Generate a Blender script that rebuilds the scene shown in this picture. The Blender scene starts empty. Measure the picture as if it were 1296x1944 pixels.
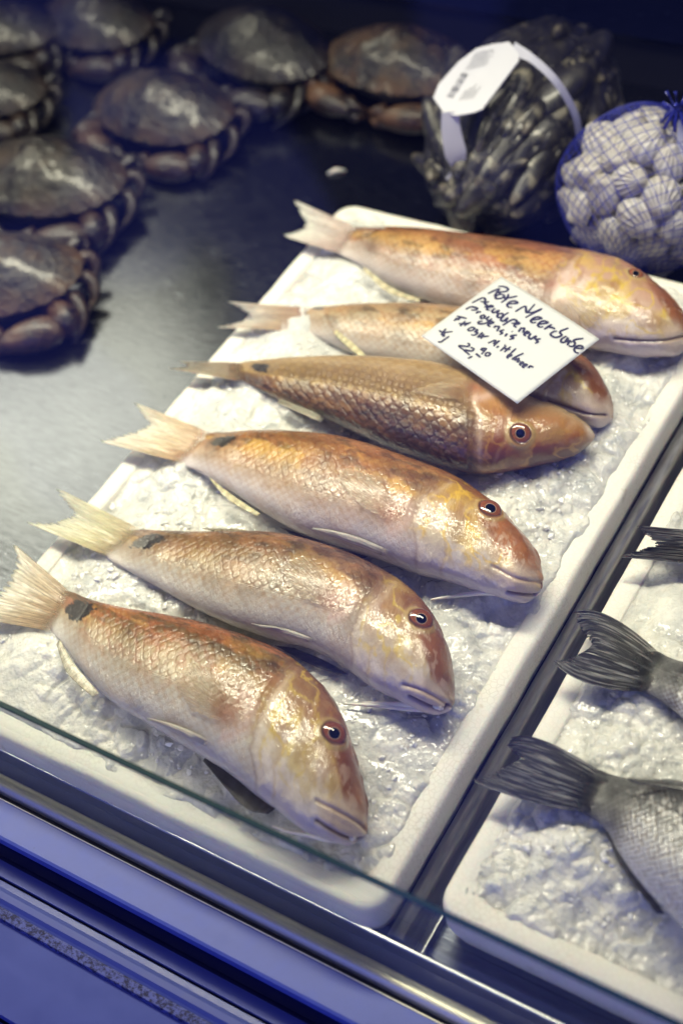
import bpy, math, random
import numpy as np
from mathutils import Matrix, Vector
random.seed(7); rng = np.random.default_rng(7)
S = bpy.context.scene
C = S.collection
R_ = math.radians
# ------------------------------------------------------------------ camera
FPX, CX, CY, H = 2722.0, 648.0, 972.0, 0.75
_v1 = np.array([3333-CX, 2751+CY, -FPX]); _v2 = -np.array([-4675-CX, 877+CY, -FPX])
_Y = _v1/np.linalg.norm(_v1); _X = _v2/np.linalg.norm(_v2); _X -= _Y*(_X@_Y); _X /= np.linalg.norm(_X)
RM = np.array([_X, _Y, np.cross(_X, _Y)])            # camera axes -> world
CAM = np.array([0, 0, H])
def at(x, y, z=0.0):
    d = RM@np.array([x-CX, -(y-CY), -FPX]); return CAM+d*((z-H)/d[2])
def atv(p, z=0.0): return np.array([at(a, b, z) for a, b in p])
def proj(P):
    q = (np.asarray(P)-CAM)@RM
    return np.stack([CX+FPX*q[..., 0]/-q[..., 2], CY-FPX*q[..., 1]/-q[..., 2]], -1)
cam = bpy.data.objects.new('camera', bpy.data.cameras.new('camera')); C.objects.link(cam)
cam.matrix_world = Matrix.Translation(Vector(CAM)) @ Matrix(RM.tolist()).to_4x4()
cam.data.sensor_fit = 'VERTICAL'; cam.data.sensor_height = 36; cam.data.lens = FPX/1944*36
cam.data.clip_start = .05; cam.data.clip_end = 50
cam.data.dof.use_dof = True; cam.data.dof.focus_distance = .87; cam.data.dof.aperture_fstop = 4.0
S.camera = cam
# ------------------------------------------------------------------ world and light
S.view_settings.view_transform = 'Standard'; S.view_settings.look = 'None'
S.view_settings.exposure = 0.0; S.view_settings.gamma = 1
W = bpy.data.worlds.new('World'); S.world = W; W.use_nodes = True
nt = W.node_tree; nt.nodes.clear()
def nd(t, typ, **k):
    n = t.nodes.new(typ)
    for a, b in k.items():
        if hasattr(n, a): setattr(n, a, b)
    return n
wo = nd(nt, 'ShaderNodeOutputWorld'); bg = nd(nt, 'ShaderNodeBackground'); tc = nd(nt, 'ShaderNodeTexCoord')
dt = nd(nt, 'ShaderNodeVectorMath', operation='DOT_PRODUCT'); dt.inputs[1].default_value = (.15, -.95, .28)
nt.links.new(tc.outputs['Generated'], dt.inputs[0])
cr = nd(nt, 'ShaderNodeValToRGB'); nt.links.new(dt.outputs['Value'], cr.inputs[0])
e = cr.color_ramp; e.elements[0].position = .05; e.elements[0].color = (.020, .021, .034, 1)
e.elements[1].position = .85; e.elements[1].color = (.09, .12, .58, 1)
m = e.elements.new(.35); m.color = (.026, .031, .12, 1)
nz = nd(nt, 'ShaderNodeTexNoise'); nz.inputs['Scale'].default_value = 2.6; nz.inputs['Detail'].default_value = 1.5; nt.links.new(tc.outputs['Generated'], nz.inputs['Vector'])
nr_ = nd(nt, 'ShaderNodeMapRange'); nt.links.new(nz.outputs['Fac'], nr_.inputs[0]); nr_.inputs[1].default_value = .50; nr_.inputs[2].default_value = .60; nr_.inputs[4].default_value = .8
wm = nd(nt, 'ShaderNodeMix', data_type='RGBA', blend_type='ADD'); nt.links.new(nr_.outputs[0], wm.inputs[0]); nt.links.new(cr.outputs[0], wm.inputs[6]); wm.inputs[7].default_value = (.06, .08, .50, 1)
# the street outside, low in front of the case: broken blue shapes, mirrored faintly in the window
sx = nd(nt, 'ShaderNodeSeparateXYZ'); nt.links.new(tc.outputs['Generated'], sx.inputs[0])
zl = nd(nt, 'ShaderNodeMapRange'); nt.links.new(sx.outputs['Z'], zl.inputs[0]); zl.inputs[1].default_value = .02; zl.inputs[2].default_value = -.12
n2_ = nd(nt, 'ShaderNodeTexNoise'); n2_.inputs['Scale'].default_value = 7.5; n2_.inputs['Detail'].default_value = 1.0; nt.links.new(tc.outputs['Generated'], n2_.inputs['Vector'])
n3_ = nd(nt, 'ShaderNodeMapRange'); nt.links.new(n2_.outputs['Fac'], n3_.inputs[0]); n3_.inputs[1].default_value = .53; n3_.inputs[2].default_value = .60
mm = nd(nt, 'ShaderNodeMath', operation='MULTIPLY'); nt.links.new(zl.outputs[0], mm.inputs[0]); nt.links.new(n3_.outputs[0], mm.inputs[1])
zb = nd(nt, 'ShaderNodeMapRange'); nt.links.new(sx.outputs['Z'], zb.inputs[0]); zb.inputs[1].default_value = -.76; zb.inputs[2].default_value = -.60
m3 = nd(nt, 'ShaderNodeMath', operation='MULTIPLY'); nt.links.new(mm.outputs[0], m3.inputs[0]); nt.links.new(zb.outputs[0], m3.inputs[1]); mm = m3
w2 = nd(nt, 'ShaderNodeMix', data_type='RGBA', blend_type='ADD'); nt.links.new(mm.outputs[0], w2.inputs[0]); nt.links.new(wm.outputs[2], w2.inputs[6]); w2.inputs[7].default_value = (.055, .07, .50, 1)
nt.links.new(w2.outputs[2], bg.inputs[0]); bg.inputs[1].default_value = 1.0
nt.links.new(bg.outputs[0], wo.inputs[0])
def area(name, loc, target, sx, sy, power, col, spread=180):
    l = bpy.data.lights.new(name, 'AREA'); l.shape = 'RECTANGLE'; l.size = sx; l.size_y = sy; l.energy = power; l.color = col; l.spread = math.radians(spread)
    o = bpy.data.objects.new(name, l); C.objects.link(o); o.location = loc
    o.rotation_euler = (Vector(target)-Vector(loc)).to_track_quat('-Z', 'Y').to_euler(); return o
area('case_lamp', (-.80, .70, .86), (-.74, .40, 0), 1.7, .09, 12.3, (1, .925, .69), 112)
area('case_lamp', (-1.56, .84, .86), (-.70, .38, 0), 1.0, .34, 1.3, (1, .93, .68), 64)  # second lamp, added for the glare on the left steel
area('street_light', (.0, -.95, .40), (-.4, .25, 0), 1.4, .5, 2.5, (.25, .31, .95))
# ------------------------------------------------------------------ noise
def h3(ix, iy, iz, s=0):
    s = int(s)
    n = (ix.astype(np.int64)*374761393+iy.astype(np.int64)*668265263+iz.astype(np.int64)*2147483647+(s*974634777 % 4294967296)) & 0xffffffff
    n = ((n ^ (n >> 13))*np.int64(1274126177)) & 0xffffffff; n = ((n ^ (n >> 16))*np.int64(1103515245)) & 0xffffffff
    return ((n ^ (n >> 15)) & 0xffffff)/float(0xffffff)
def vn(x, y, z=0, s=0):
    x, y, z = np.broadcast_arrays(np.asarray(x, float), y, z)
    ix, iy, iz = np.floor(x), np.floor(y), np.floor(z); fx, fy, fz = x-ix, y-iy, z-iz
    fx, fy, fz = [f*f*(3-2*f) for f in (fx, fy, fz)]
    r = 0
    for a in (0, 1):
        for b in (0, 1):
            for c in (0, 1):
                r = r+(fx if a else 1-fx)*(fy if b else 1-fy)*(fz if c else 1-fz)*h3(ix+a, iy+b, iz+c, s)
    return r
def fbm(x, y, z=0, o=4, s=0):
    r, a, t = 0, .5, 0
    for i in range(o):
        r = r+a*vn(x*2**i, y*2**i, z*2**i if not np.isscalar(z) else z, s+i); t += a; a *= .5
    return r/t
def wor(x, y, s=0):                                    # F1, F2, cell id
    ix, iy = np.floor(x), np.floor(y); f1 = np.full(x.shape, 9.); f2 = f1.copy(); cid = f1*0
    for a in (-1, 0, 1):
        for b in (-1, 0, 1):
            cx_, cy_ = ix+a, iy+b
            px = cx_+h3(cx_, cy_, cx_*0, s); py = cy_+h3(cx_, cy_, cx_*0, s+5)
            d = np.hypot(px-x, py-y); c = h3(cx_, cy_, cx_*0, s+9)
            f2 = np.where(d < f1, f1, np.minimum(f2, d)); cid = np.where(d < f1, c, cid); f1 = np.minimum(f1, d)
    return f1, f2, cid
def ss(a, b, x): t = np.clip((x-a)/(b-a), 0, 1); return t*t*(3-2*t)
def mix(a, b, f): return a+(b-a)*np.asarray(f)[..., None]
def col(*c): return np.array(c, float)
# ------------------------------------------------------------------ mesh helpers
def link(o, mat=None, parent=None, smooth=True):
    C.objects.link(o)
    if mat: o.data.materials.append(mat)
    if smooth: o.data.polygons.foreach_set('use_smooth', [True]*len(o.data.polygons))
    if parent: o.parent = parent
    return o
def raw(name, V, F, mat=None, parent=None, cols=None, tsc=None, smooth=True):
    me = bpy.data.meshes.new(name); me.from_pydata(np.asarray(V, float).reshape(-1, 3).tolist(), [], F); me.update()
    if cols is not None:
        ca = me.color_attributes.new('Col', 'FLOAT_COLOR', 'POINT')
        c4 = np.ones((len(me.vertices), 4)); c4[:, :3] = np.clip(np.asarray(cols).reshape(-1, 3), 0, 1)
        ca.data.foreach_set('color', c4.ravel())
    if tsc is not None:
        at_ = me.attributes.new('tsc', 'FLOAT_VECTOR', 'POINT'); at_.data.foreach_set('vector', np.asarray(tsc, float).ravel())
    return link(bpy.data.objects.new(name, me), mat, parent, smooth)
def gridF(n, m, wrap=False, off=0, flip=False):
    F = []
    for i in range(n-1):
        for j in range(m if wrap else m-1):
            k = (j+1) % m; q = (off+i*m+j, off+i*m+k, off+(i+1)*m+k, off+(i+1)*m+j)
            F.append(q[::-1] if flip else q)
    return F
class MB:
    def __init__(s): s.V = []; s.F = []; s.c = []
    def add(s, V, F, c=None):
        o = len(s.V); s.V += [tuple(v) for v in V]; s.F += [tuple(i+o for i in f) for f in F]
        s.c += [tuple(c) if c is not None else (.5, .5, .5)]*len(V)
    def box(s, a, b):
        (x0, y0, z0), (x1, y1, z1) = a, b
        V = [(x, y, z) for x in (x0, x1) for y in (y0, y1) for z in (z0, z1)]
        s.add(V, [(0, 1, 3, 2), (4, 6, 7, 5), (0, 4, 5, 1), (2, 3, 7, 6), (0, 2, 6, 4), (1, 5, 7, 3)])
    def tube(s, P, r, n=6, c=None, flat=1.0):
        P = np.asarray(P, float); r = np.broadcast_to(r, len(P)); T = np.gradient(P, axis=0); T /= np.linalg.norm(T, axis=1)[:, None]+1e-9
        up = np.array([0, 0, 1.]); V = []
        for p, t, q in zip(P, T, r):
            a = np.cross(t, up); l = np.linalg.norm(a); a = a/l if l > .05 else np.array([1., 0, 0]); b = np.cross(t, a)
            for k in range(n):
                w = 2*math.pi*k/n; V.append(p+q*(math.cos(w)*a+flat*math.sin(w)*b))
        s.add(V, gridF(len(P), n, True)+[tuple(range(n))[::-1], tuple(range((len(P)-1)*n, len(P)*n))], c)
    def build(s, name, mat, parent=None, smooth=True, cols=False):
        return raw(name, s.V, s.F, mat, parent, s.c if cols else None, None, smooth)
def tag(o, label=None, cat=None, group=None, kind=None):
    for k, v in (('label', label), ('category', cat), ('group', group), ('kind', kind)):
        if v: o[k] = v
    return o
def empty(name, loc=(0, 0, 0)):
    o = bpy.data.objects.new(name, None); C.objects.link(o); o.location = loc; o.empty_display_size = .02; return o
def rootpar(parts, root):                                # parts in world coordinates under an empty at the thing's base
    for p in parts: p.parent = root; p.matrix_parent_inverse = Matrix.Translation(-Vector(root.location))
# ------------------------------------------------------------------ materials
class Mt:
    def __init__(s, name, **k):
        s.m = bpy.data.materials.new(name); s.m.use_nodes = True; s.t = s.m.node_tree
        s.b = s.t.nodes['Principled BSDF']; s.set(**k)
    def set(s, **k):
        for a, v in k.items(): s.b.inputs[a.replace('_', ' ')].default_value = v if np.isscalar(v) or len(v) != 3 or a == 'Subsurface_Radius' else (*v, 1)
    def n(s, typ, **k): return nd(s.t, typ, **k)
    def l(s, a, b): s.t.links.new(a, b)
    def attr(s, nm='Col'):
        a = s.n('ShaderNodeAttribute'); a.attribute_name = nm; return a.outputs['Color'] if nm == 'Col' else a.outputs['Vector']
    def co(s): return s.n('ShaderNodeTexCoord').outputs['Object']
    def mp(s, v, sc, rot=(0, 0, 0)):
        q = s.n('ShaderNodeMapping'); q.inputs['Scale'].default_value = sc; q.inputs['Rotation'].default_value = rot; s.l(v, q.inputs[0]); return q.outputs[0]
    def noise(s, v, sc, det=4, ro=.6):
        q = s.n('ShaderNodeTexNoise'); q.inputs['Scale'].default_value = sc; q.inputs['Detail'].default_value = det; q.inputs['Roughness'].default_value = ro
        s.l(v, q.inputs['Vector']); return q.outputs['Fac']
    def vor(s, v, sc, feat='F1'):
        q = s.n('ShaderNodeTexVoronoi', feature=feat); q.inputs['Scale'].default_value = sc; s.l(v, q.inputs['Vector']); return q.outputs['Distance']
    def mr(s, v, a, b, c, d):
        q = s.n('ShaderNodeMapRange'); s.l(v, q.inputs[0])
        for i, x in enumerate((a, b, c, d)): q.inputs[i+1].default_value = x
        return q.outputs[0]
    def math(s, op, a, b):
        q = s.n('ShaderNodeMath', operation=op)
        for i, x in enumerate((a, b)):
            if np.isscalar(x): q.inputs[i].default_value = x
            else: s.l(x, q.inputs[i])
        return q.outputs[0]
    def mixc(s, f, a, b, mode='MIX'):
        q = s.n('ShaderNodeMix', data_type='RGBA', blend_type=mode)
        for i, x in ((0, f), (6, a), (7, b)):
            if isinstance(x, tuple): q.inputs[i].default_value = (*x, 1) if len(x) == 3 else x
            elif np.isscalar(x): q.inputs[i].default_value = x
            else: s.l(x, q.inputs[i])
        return q.outputs[2]
    def bump(s, h, st=.5, dist=.001):
        q = s.n('ShaderNodeBump'); q.inputs['Strength'].default_value = st; q.inputs['Distance'].default_value = dist; s.l(h, q.inputs['Height'])
        if s.b.inputs['Normal'].is_linked: s.l(s.b.inputs['Normal'].links[0].from_socket, q.inputs['Normal'])
        s.l(q.outputs[0], s.b.inputs['Normal'])
    def c(s, x): s.l(x, s.b.inputs['Base Color'])
    def r(s, x): s.l(x, s.b.inputs['Roughness'])

def fish_mat(name, scale, bstr, rough=.42, metal=0.0, sss=.05, cdark=.82):
    M = Mt(name, Roughness=rough, Metallic=metal, Coat_Weight=1.0, Coat_Roughness=.07, Subsurface_Weight=sss, Subsurface_Scale=.004, Specular_IOR_Level=.5)
    M.b.inputs['Subsurface Radius'].default_value = (1, .5, .35)
    v = M.attr('tsc'); u = M.mp(v, scale, (0, 0, R_(45)))
    # scales: rounded cells on a diagonal lattice
    q = M.n('ShaderNodeTexVoronoi', feature='F1'); q.inputs['Scale'].default_value = 1; q.inputs['Randomness'].default_value = .34; M.l(u, q.inputs['Vector'])
    d = M.mr(q.outputs['Distance'], .38, .62, 1, 0)
    sep = M.n('ShaderNodeSeparateXYZ'); M.l(v, sep.inputs[0]); hm = sep.outputs['Z']      # z = how scaly the place is
    dd = M.math('MULTIPLY', M.math('SUBTRACT', 1.0, d), hm)
    n1 = M.noise(M.co(), 190, 5, .65)
    c = M.mixc(M.math('MULTIPLY', dd, 1.0), M.attr(), (cdark, cdark*.88, cdark*.78), 'MULTIPLY')
    c = M.mixc(.35, c, M.mixc(M.mr(n1, .3, .7, 0, 1), (.72, .68, .66), (1.0, 1.0, 1.0)), 'MULTIPLY')
    M.c(c); M.bump(M.math('MULTIPLY', d, hm), bstr, .0005); M.bump(n1, .45, .0008); M.bump(M.noise(M.co(), 75, 3), .16, .003); M.bump(M.noise(M.mp(v, (700, 260, 1)), 1, 3), .75, .0006)
    M.r(M.mr(M.noise(M.co(), 70, 3), .3, .7, rough-.1, rough+.14))
    cb_ = M.n('ShaderNodeBump'); cb_.inputs['Strength'].default_value = .7; cb_.inputs['Distance'].default_value = .0012
    M.l(M.math('ADD', M.noise(M.mp(v, (170, 240, 1)), 1, 3, .6), M.math('MULTIPLY', M.math('MULTIPLY', d, hm), .20)), cb_.inputs['Height']); M.l(cb_.outputs[0], M.b.inputs['Coat Normal']); return M.m
MULLET = fish_mat('mullet_skin', (210, 210, 210), .38, cdark=.85)
MULLETD = fish_mat('mullet_skin_scaly', (150, 150, 150), .6, cdark=.66)
BASS = fish_mat('bass_skin', (360, 360, 360), .5, rough=.34, metal=.35, sss=.03, cdark=.5)
def fin_mat(name, alpha, rough=.35):
    M = Mt(name, Roughness=rough, Coat_Weight=.5, Coat_Roughness=.15, Subsurface_Weight=.1, Subsurface_Scale=.002); M.c(M.attr())
    v = M.attr('tsc'); w = M.noise(M.mp(v, (60, 3, 1)), 1, 3); M.bump(w, .8, .0006)
    sp_ = M.n('ShaderNodeSeparateXYZ'); M.l(v, sp_.inputs[0]); M.l(M.math('MULTIPLY', M.mr(w, .35, .65, min(1, alpha-.25), min(1, alpha+.3)), M.mr(sp_.outputs['Y'], .015, .2, 0, 1)), M.b.inputs['Alpha']); return M.m
FIN = fin_mat('fin', .72); FINT = fin_mat('pectoral_fin', .36, .3); FIND = fin_mat('dark_fin', 1.3, .45); BLADE = fin_mat('pale_fin', 1.0, .3)
M = Mt('eye_wet', Roughness=.06, Coat_Weight=1, Coat_Roughness=.02); M.c(M.attr()); EYE = M.m
M = Mt('barbel', Base_Color=(.78, .74, .66), Roughness=.35, Subsurface_Weight=.2, Subsurface_Scale=.003); BARB = M.m
# ice
M = Mt('crushed_ice', Roughness=.25, Subsurface_Weight=.75, Subsurface_Scale=.011, IOR=1.31, Specular_IOR_Level=.5, Coat_Weight=.6, Coat_Roughness=.06)
M.b.inputs['Subsurface Radius'].default_value = (.8, .9, 1.0)
v = M.co(); n1 = M.noise(v, 45, 5, .6); n2 = M.noise(v, 260, 4, .7)
M.c(M.mixc(M.mr(n1, .35, .65, 0, 1), (.52, .53, .51), (.80, .79, .73))); M.bump(n2, .6, .0014); M.bump(M.vor(v, 150), .26, .003); M.bump(M.vor(v, 420), .5, .001); M.bump(M.noise(v, 110, 3), .6, .003)
M.r(M.mr(n1, .3, .7, .10, .34)); ICE = M.m
GRAIN = Mt('ice_grain', Base_Color=(.86, .86, .83), Roughness=.15, IOR=1.31, Coat_Weight=.5).m
# polystyrene
M = Mt('polystyrene', Roughness=.55, Subsurface_Weight=.2, Subsurface_Scale=.004); v = M.co()
ed = M.math('MAXIMUM', M.mr(M.vor(v, 300, 'DISTANCE_TO_EDGE'), 0, .10, 0, 1), M.mr(M.noise(v, 30, 3), .42, .6, .0, .85)); dn = M.mr(M.noise(v, 22, 4), .5, .62, 1, 0)
st = M.mr(M.noise(v, 60, 3), .66, .74, 0, 1)
c = M.mixc(M.math('MAXIMUM', ed, M.math('MULTIPLY', dn, .8)), (.60, .57, .50), (.77, .75, .68)); c = M.mixc(M.math('MULTIPLY', st, .5), c, (.42, .36, .24))
M.c(c); M.bump(ed, .18, .0004); M.bump(M.noise(v, 50, 4), .3, .002); FOAM = M.m
# steels
def steel(name, base, r0, r1, stretch, bst=.12, metal=1.0):
    M = Mt(name, Metallic=metal, Base_Color=base); v = M.co()
    w = M.noise(v, 9, 2); a = M.noise(M.mp(v, stretch), 1, 6, .7); b = M.noise(M.mp(v, stretch, (0, 0, R_(38))), 1, 6, .7)
    s = M.math('MULTIPLY', M.math('ADD', a, b), .5)
    sp = M.mr(M.vor(v, 60), .0, .10, 1, 0); sm = M.mr(M.noise(v, 14, 4), .4, .65, 0, 1)
    M.c(M.mixc(M.mr(s, .4, .6, 0, 1), tuple(x*.72 for x in base), tuple(min(1, x*1.2) for x in base)))
    M.r(M.math('ADD', M.mr(s, .35, .65, r0, r1), M.math('MULTIPLY', sm, .03))); M.bump(s, bst, .0006); M.bump(sp, .25, .0005); return M.m
TABLE = steel('scratched_steel', (.10, .107, .125), .15, .27, (60, 420, 420), .16)
PAN = steel('tray_steel', (.42, .42, .42), .22, .36, (12, 500, 500), .08)
RAIL = steel('rail_steel', (.42, .42, .42), .30, .42, (260, 30, 260), .06)
M = Mt('channel_steel', Base_Color=(.80, .76, .62), Metallic=.5, Roughness=.42); RAILX = M.m
LIPF = Mt('lip_steel', Base_Color=(.07, .075, .11), Metallic=.9, Roughness=.3).m
DARK = Mt('dark_gap', Base_Color=(.012, .012, .018), Roughness=.5).m
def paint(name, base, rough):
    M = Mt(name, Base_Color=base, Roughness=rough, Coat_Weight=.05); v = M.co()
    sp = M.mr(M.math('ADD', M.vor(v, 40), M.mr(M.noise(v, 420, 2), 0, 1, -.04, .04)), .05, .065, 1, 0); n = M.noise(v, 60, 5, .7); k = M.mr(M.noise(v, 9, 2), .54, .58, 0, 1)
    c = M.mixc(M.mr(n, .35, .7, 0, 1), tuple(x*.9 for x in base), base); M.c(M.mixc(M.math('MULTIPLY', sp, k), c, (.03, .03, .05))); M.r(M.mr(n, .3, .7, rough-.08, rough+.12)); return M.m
WHITE = paint('white_metal_bluelight_tint', (.085, .115, .38), .4)  # white strips; the blue light on them is put into the base colour
WHITE2 = paint('white_front_bluelight_tint', (.055, .075, .28), .5)  # white too, with the same blue light in its colour
M = Mt('foam_gasket', Base_Color=(.05, .05, .07), Roughness=.8); n = M.noise(M.co(), 320, 4, .8); M.c(M.mixc(M.mr(n, .42, .56, 0, 1), (.015, .015, .05), (.085, .10, .30))); M.bump(n, .8, .001); GASK = M.m
def glass(name, tint, ior=1.5):
    m = bpy.data.materials.new(name); m.use_nodes = True; t = m.node_tree; t.nodes.clear()
    o = nd(t, 'ShaderNodeOutputMaterial'); mx = nd(t, 'ShaderNodeMixShader'); tr = nd(t, 'ShaderNodeBsdfTransparent'); gl = nd(t, 'ShaderNodeBsdfGlossy'); fr = nd(t, 'ShaderNodeFresnel')
    tr.inputs[0].default_value = (*tint, 1); gl.inputs['Roughness'].default_value = .01; fr.inputs[0].default_value = ior
    t.links.new(fr.outputs[0], mx.inputs[0]); t.links.new(tr.outputs[0], mx.inputs[1]); t.links.new(gl.outputs[0], mx.inputs[2]); t.links.new(mx.outputs[0], o.inputs[0]); return m
GLASS = glass('pane_glass', (.95, .98, .98))
GEDGE = Mt('polished_glass_edge', Base_Color=(.003, .035, .042), Roughness=.18, Coat_Weight=.5).m

# ------------------------------------------------------------------ setting
TZ = .042                                                # tray rim height
xl = at(300, 792, TZ)[0]; xr = at(1000, 1252, TZ)[0]
yb = at(780, 412, TZ)[1]; yf = at(400, 1590, TZ)[1]
print('tray', xl, xr, yb, yf, 'back', at(1180, 66, 0))
yback = at(1180, 66, .05)[1]
# steel floor
mb = MB(); y0 = at(0, 1423, .016)[1]+.0016
mb.add([(-3, y0, 0), (2, y0, 0), (2, yback+.02, 0), (-3, yback+.02, 0)], [(0, 1, 2, 3)])
tag(mb.build('steel_counter_floor', TABLE, smooth=False), kind='structure')
# back of the case
mb = MB(); mb.box((-3, yback+.004, -.01), (2, yback+.03, .046)); o = mb.build('back_upstand', DARK, smooth=False); tag(o, kind='structure')  # near-black front stands in for the shadow band under the ledge
mb = MB(); mb.add([(-3, yback, .050), (2, yback, .050), (2, yback+.5, .075), (-3, yback+.5, .075), (-3, yback, .046), (2, yback, .046)], [(0, 1, 2, 3), (4, 5, 1, 0)])
mb.add([(-3, yback+.5, .07), (2, yback+.5, .07), (2, yback+.5, .6), (-3, yback+.5, .6)], [(0, 1, 2, 3)])
tag(mb.build('back_ledge', TABLE, smooth=False), kind='structure')
# divider bar between the two trays
def xline(px, py, z): return at(px, py, z)[0]
xbL = xr+.0002; xbR = xbL+.0135; yE = at(770, 1795, .016)[1]
prof = [(xbL, 0), (xbL, .014), (xbL+.002, .019), (xbL+.006, .022), (xbL+.011, .022), (xbR-.001, .019), (xbR, .013), (xbR, 0)]
V = [(x, y, z) for y in (yE, yback+.002) for x, z in prof]; n = len(prof)
F = [(i, i+1, n+i+1, n+i) for i in range(n-1)]+[tuple(range(n)), tuple(range(n, 2*n))[::-1]]
bar = raw('divider_bar', V, F, RAIL); tag(bar, 'rounded dark steel bar running between the two foam trays', 'divider bar')
gp = MB(); gp.box((xbR+.0005, yE, .0004), (xbR+.006, yback, .004)); o = gp.build('shadow_gap', DARK, bar, smooth=False)
gp = MB(); gp.box((xbR+.0062, yE, 0), (xbR+.0069, yback, .008)); o = gp.build('edge_strip', RAIL, bar, smooth=False)
# unseen hood, added around the case lamp to block its light at the edges
mb = MB(); mb.box((-1.85, .62, .90), (.2, .80, .91)); mb.box((-1.85, .615, .84), (.2, .62, .91)); mb.box((-1.85, .80, .78), (.2, .805, .91))
tag(mb.build('added_lamp_hood', DARK, smooth=False), kind='structure')
# front edge of the counter: strips running along x, each traced on the column at the left frame edge
def yz(py, z): return (at(0, py, z)[1], z)
front = empty('counter_front', (-.4, y0, -.1)); tag(front, kind='structure')
def strip(name, prof, mat, smooth=False):
    V = [(x, y, z) for x in (-1.6, .5) for y, z in prof]; n = len(prof)
    o = raw(name, V, [(i, i+1, n+i+1, n+i) for i in range(n-1)], mat, smooth=smooth); return o
A_ = yz(1423, .016); lipy = A_[0]
parts = [strip('pan_lip', [(lipy+.0018, 0), (lipy+.0018, .0155), (lipy+.001, .0165), A_, (lipy-.0006, .015)], PAN),
 strip('lip_face', [(lipy-.0005, .0149), (lipy-.0012, .004), yz(1467, -.006)], LIPF),
 strip('steel_channel', [yz(1466, -.007), yz(1471, -.0025), yz(1479, -.0003), yz(1490, .0003), yz(1498, -.0018), yz(1503, -.006), yz(1508, -.010)], RAILX, True),
 strip('groove', [yz(1503, -.009), yz(1514, -.009)], DARK),
 strip('bright_edge', [yz(1514, -.005), yz(1514, -.0032), yz(1516.5, -.0029)], RAILX),
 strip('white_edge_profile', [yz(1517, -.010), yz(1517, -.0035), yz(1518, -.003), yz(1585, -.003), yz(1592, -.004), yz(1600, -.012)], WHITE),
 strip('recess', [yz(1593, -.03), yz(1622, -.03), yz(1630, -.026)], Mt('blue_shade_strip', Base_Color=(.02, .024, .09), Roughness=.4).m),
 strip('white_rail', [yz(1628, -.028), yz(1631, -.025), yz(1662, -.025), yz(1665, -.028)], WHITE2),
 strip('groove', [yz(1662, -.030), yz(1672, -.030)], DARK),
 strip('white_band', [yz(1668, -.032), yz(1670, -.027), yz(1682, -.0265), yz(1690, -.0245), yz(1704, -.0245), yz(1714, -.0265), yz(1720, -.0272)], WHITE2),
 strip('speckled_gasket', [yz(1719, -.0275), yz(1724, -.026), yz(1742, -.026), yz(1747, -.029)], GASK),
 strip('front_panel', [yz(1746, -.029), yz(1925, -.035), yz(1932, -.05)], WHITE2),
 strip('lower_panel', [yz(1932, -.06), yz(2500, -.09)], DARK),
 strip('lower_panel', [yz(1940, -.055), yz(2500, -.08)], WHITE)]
rootpar(parts, front)
# low front pane of glass standing in its channel
gy = yz(1492, -.002)[0]
def solve_h(px, py, y):
    d = RM@np.array([px-CX, -(py-CY), -FPX]); t = y/d[1]; return (CAM+d*t)[2]
gh = solve_h(0, 1335, gy); print('glass', gy, gh)
g = empty('glass_pane', (-.4, gy, 0)); tag(g, 'low clear glass pane with dark teal top edge along the counter front', 'glass pane')
mb = MB(); mb.add([(-1.6, gy, -.006), (.5, gy, -.006), (.5, gy, gh-.0001), (-1.6, gy, gh-.0001)], [(0, 1, 2, 3)]); p1 = mb.build('clear_sheet', GLASS, smooth=False)
mb = MB(); mb.box((-1.6, gy-.0016, gh-.0018), (.5, gy+.0018, gh)); p2 = mb.build('polished_edge', GEDGE, smooth=False)
bv = p2.modifiers.new('b', 'BEVEL'); bv.width = .0006; bv.segments = 2
rootpar([p1, p2], g)

# the upright front window of the case, between the buyer and the fish
g = empty('front_window', (-.4, .12, .36)); tag(g, 'large clear front window of the case, faint blue street reflections in it', 'window pane')
mb = MB(); mb.add([(-1.9, .12, .36), (.6, .12, .36), (.6, .12, 1.1), (-1.9, .12, 1.1)], [(0, 1, 2, 3)]); p1 = mb.build('clear_sheet', GLASS, smooth=False); rootpar([p1], g)
# ------------------------------------------------------------------ foam trays with ice
def rr(x0, y0, x1, y1, r, n=10):
    P = []
    for cx_, cy_, a0 in ((x1-r, y1-r, 0), (x0+r, y1-r, 90), (x0+r, y0+r, 180), (x1-r, y0+r, 270)):
        for k in range(n+1):
            a = R_(a0+90*k/n); P.append((cx_+r*math.cos(a), cy_+r*math.sin(a)))
    return P
def dens(P, m=40):                                       # more points on the straight runs
    Q = []
    for a, b in zip(P, P[1:]+P[:1]):
        k = max(1, int(math.dist(a, b)/.012))
        for i in range(k): Q.append((a[0]+(b[0]-a[0])*i/k, a[1]+(b[1]-a[1])*i/k))
    return Q
def foam_tray(name, x0, y0, x1, y1, label):
    base = dens(rr(x0, y0, x1, y1, .015)); cx_, cy_ = (x0+x1)/2, (y0+y1)/2
    lv = [(.012, .0005), (.006, .003), (.002, .010), (0, .022), (0, .036), (.0006, .0395), (.0018, .0413), (.004, TZ), (.008, TZ), (.0135, TZ), (.015, .0412), (.017, .036), (.018, .02), (.019, .012)]
    V = []
    hx, hy = (x1-x0)/2, (y1-y0)/2
    for ins, z in lv:
        for (x, y) in base:
            w = .0006*(vn(x*60, y*60, z*90)-.5)*2
            V.append((cx_+(x-cx_)*(1-(ins+w)/hx), cy_+(y-cy_)*(1-(ins+w)/hy), z+.0005*(vn(x*90, y*90, 3)-.5)))
    n = len(base); F = gridF(len(lv), n, True, flip=False)+[tuple(range(n))[::-1], tuple(range((len(lv)-1)*n, len(lv)*n))]
    F = [f[::-1] for f in F]; F = [f[::-1] for f in F]
    o = raw(name, V, F, FOAM); tag(o, label, 'foam tray'); return o
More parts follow.
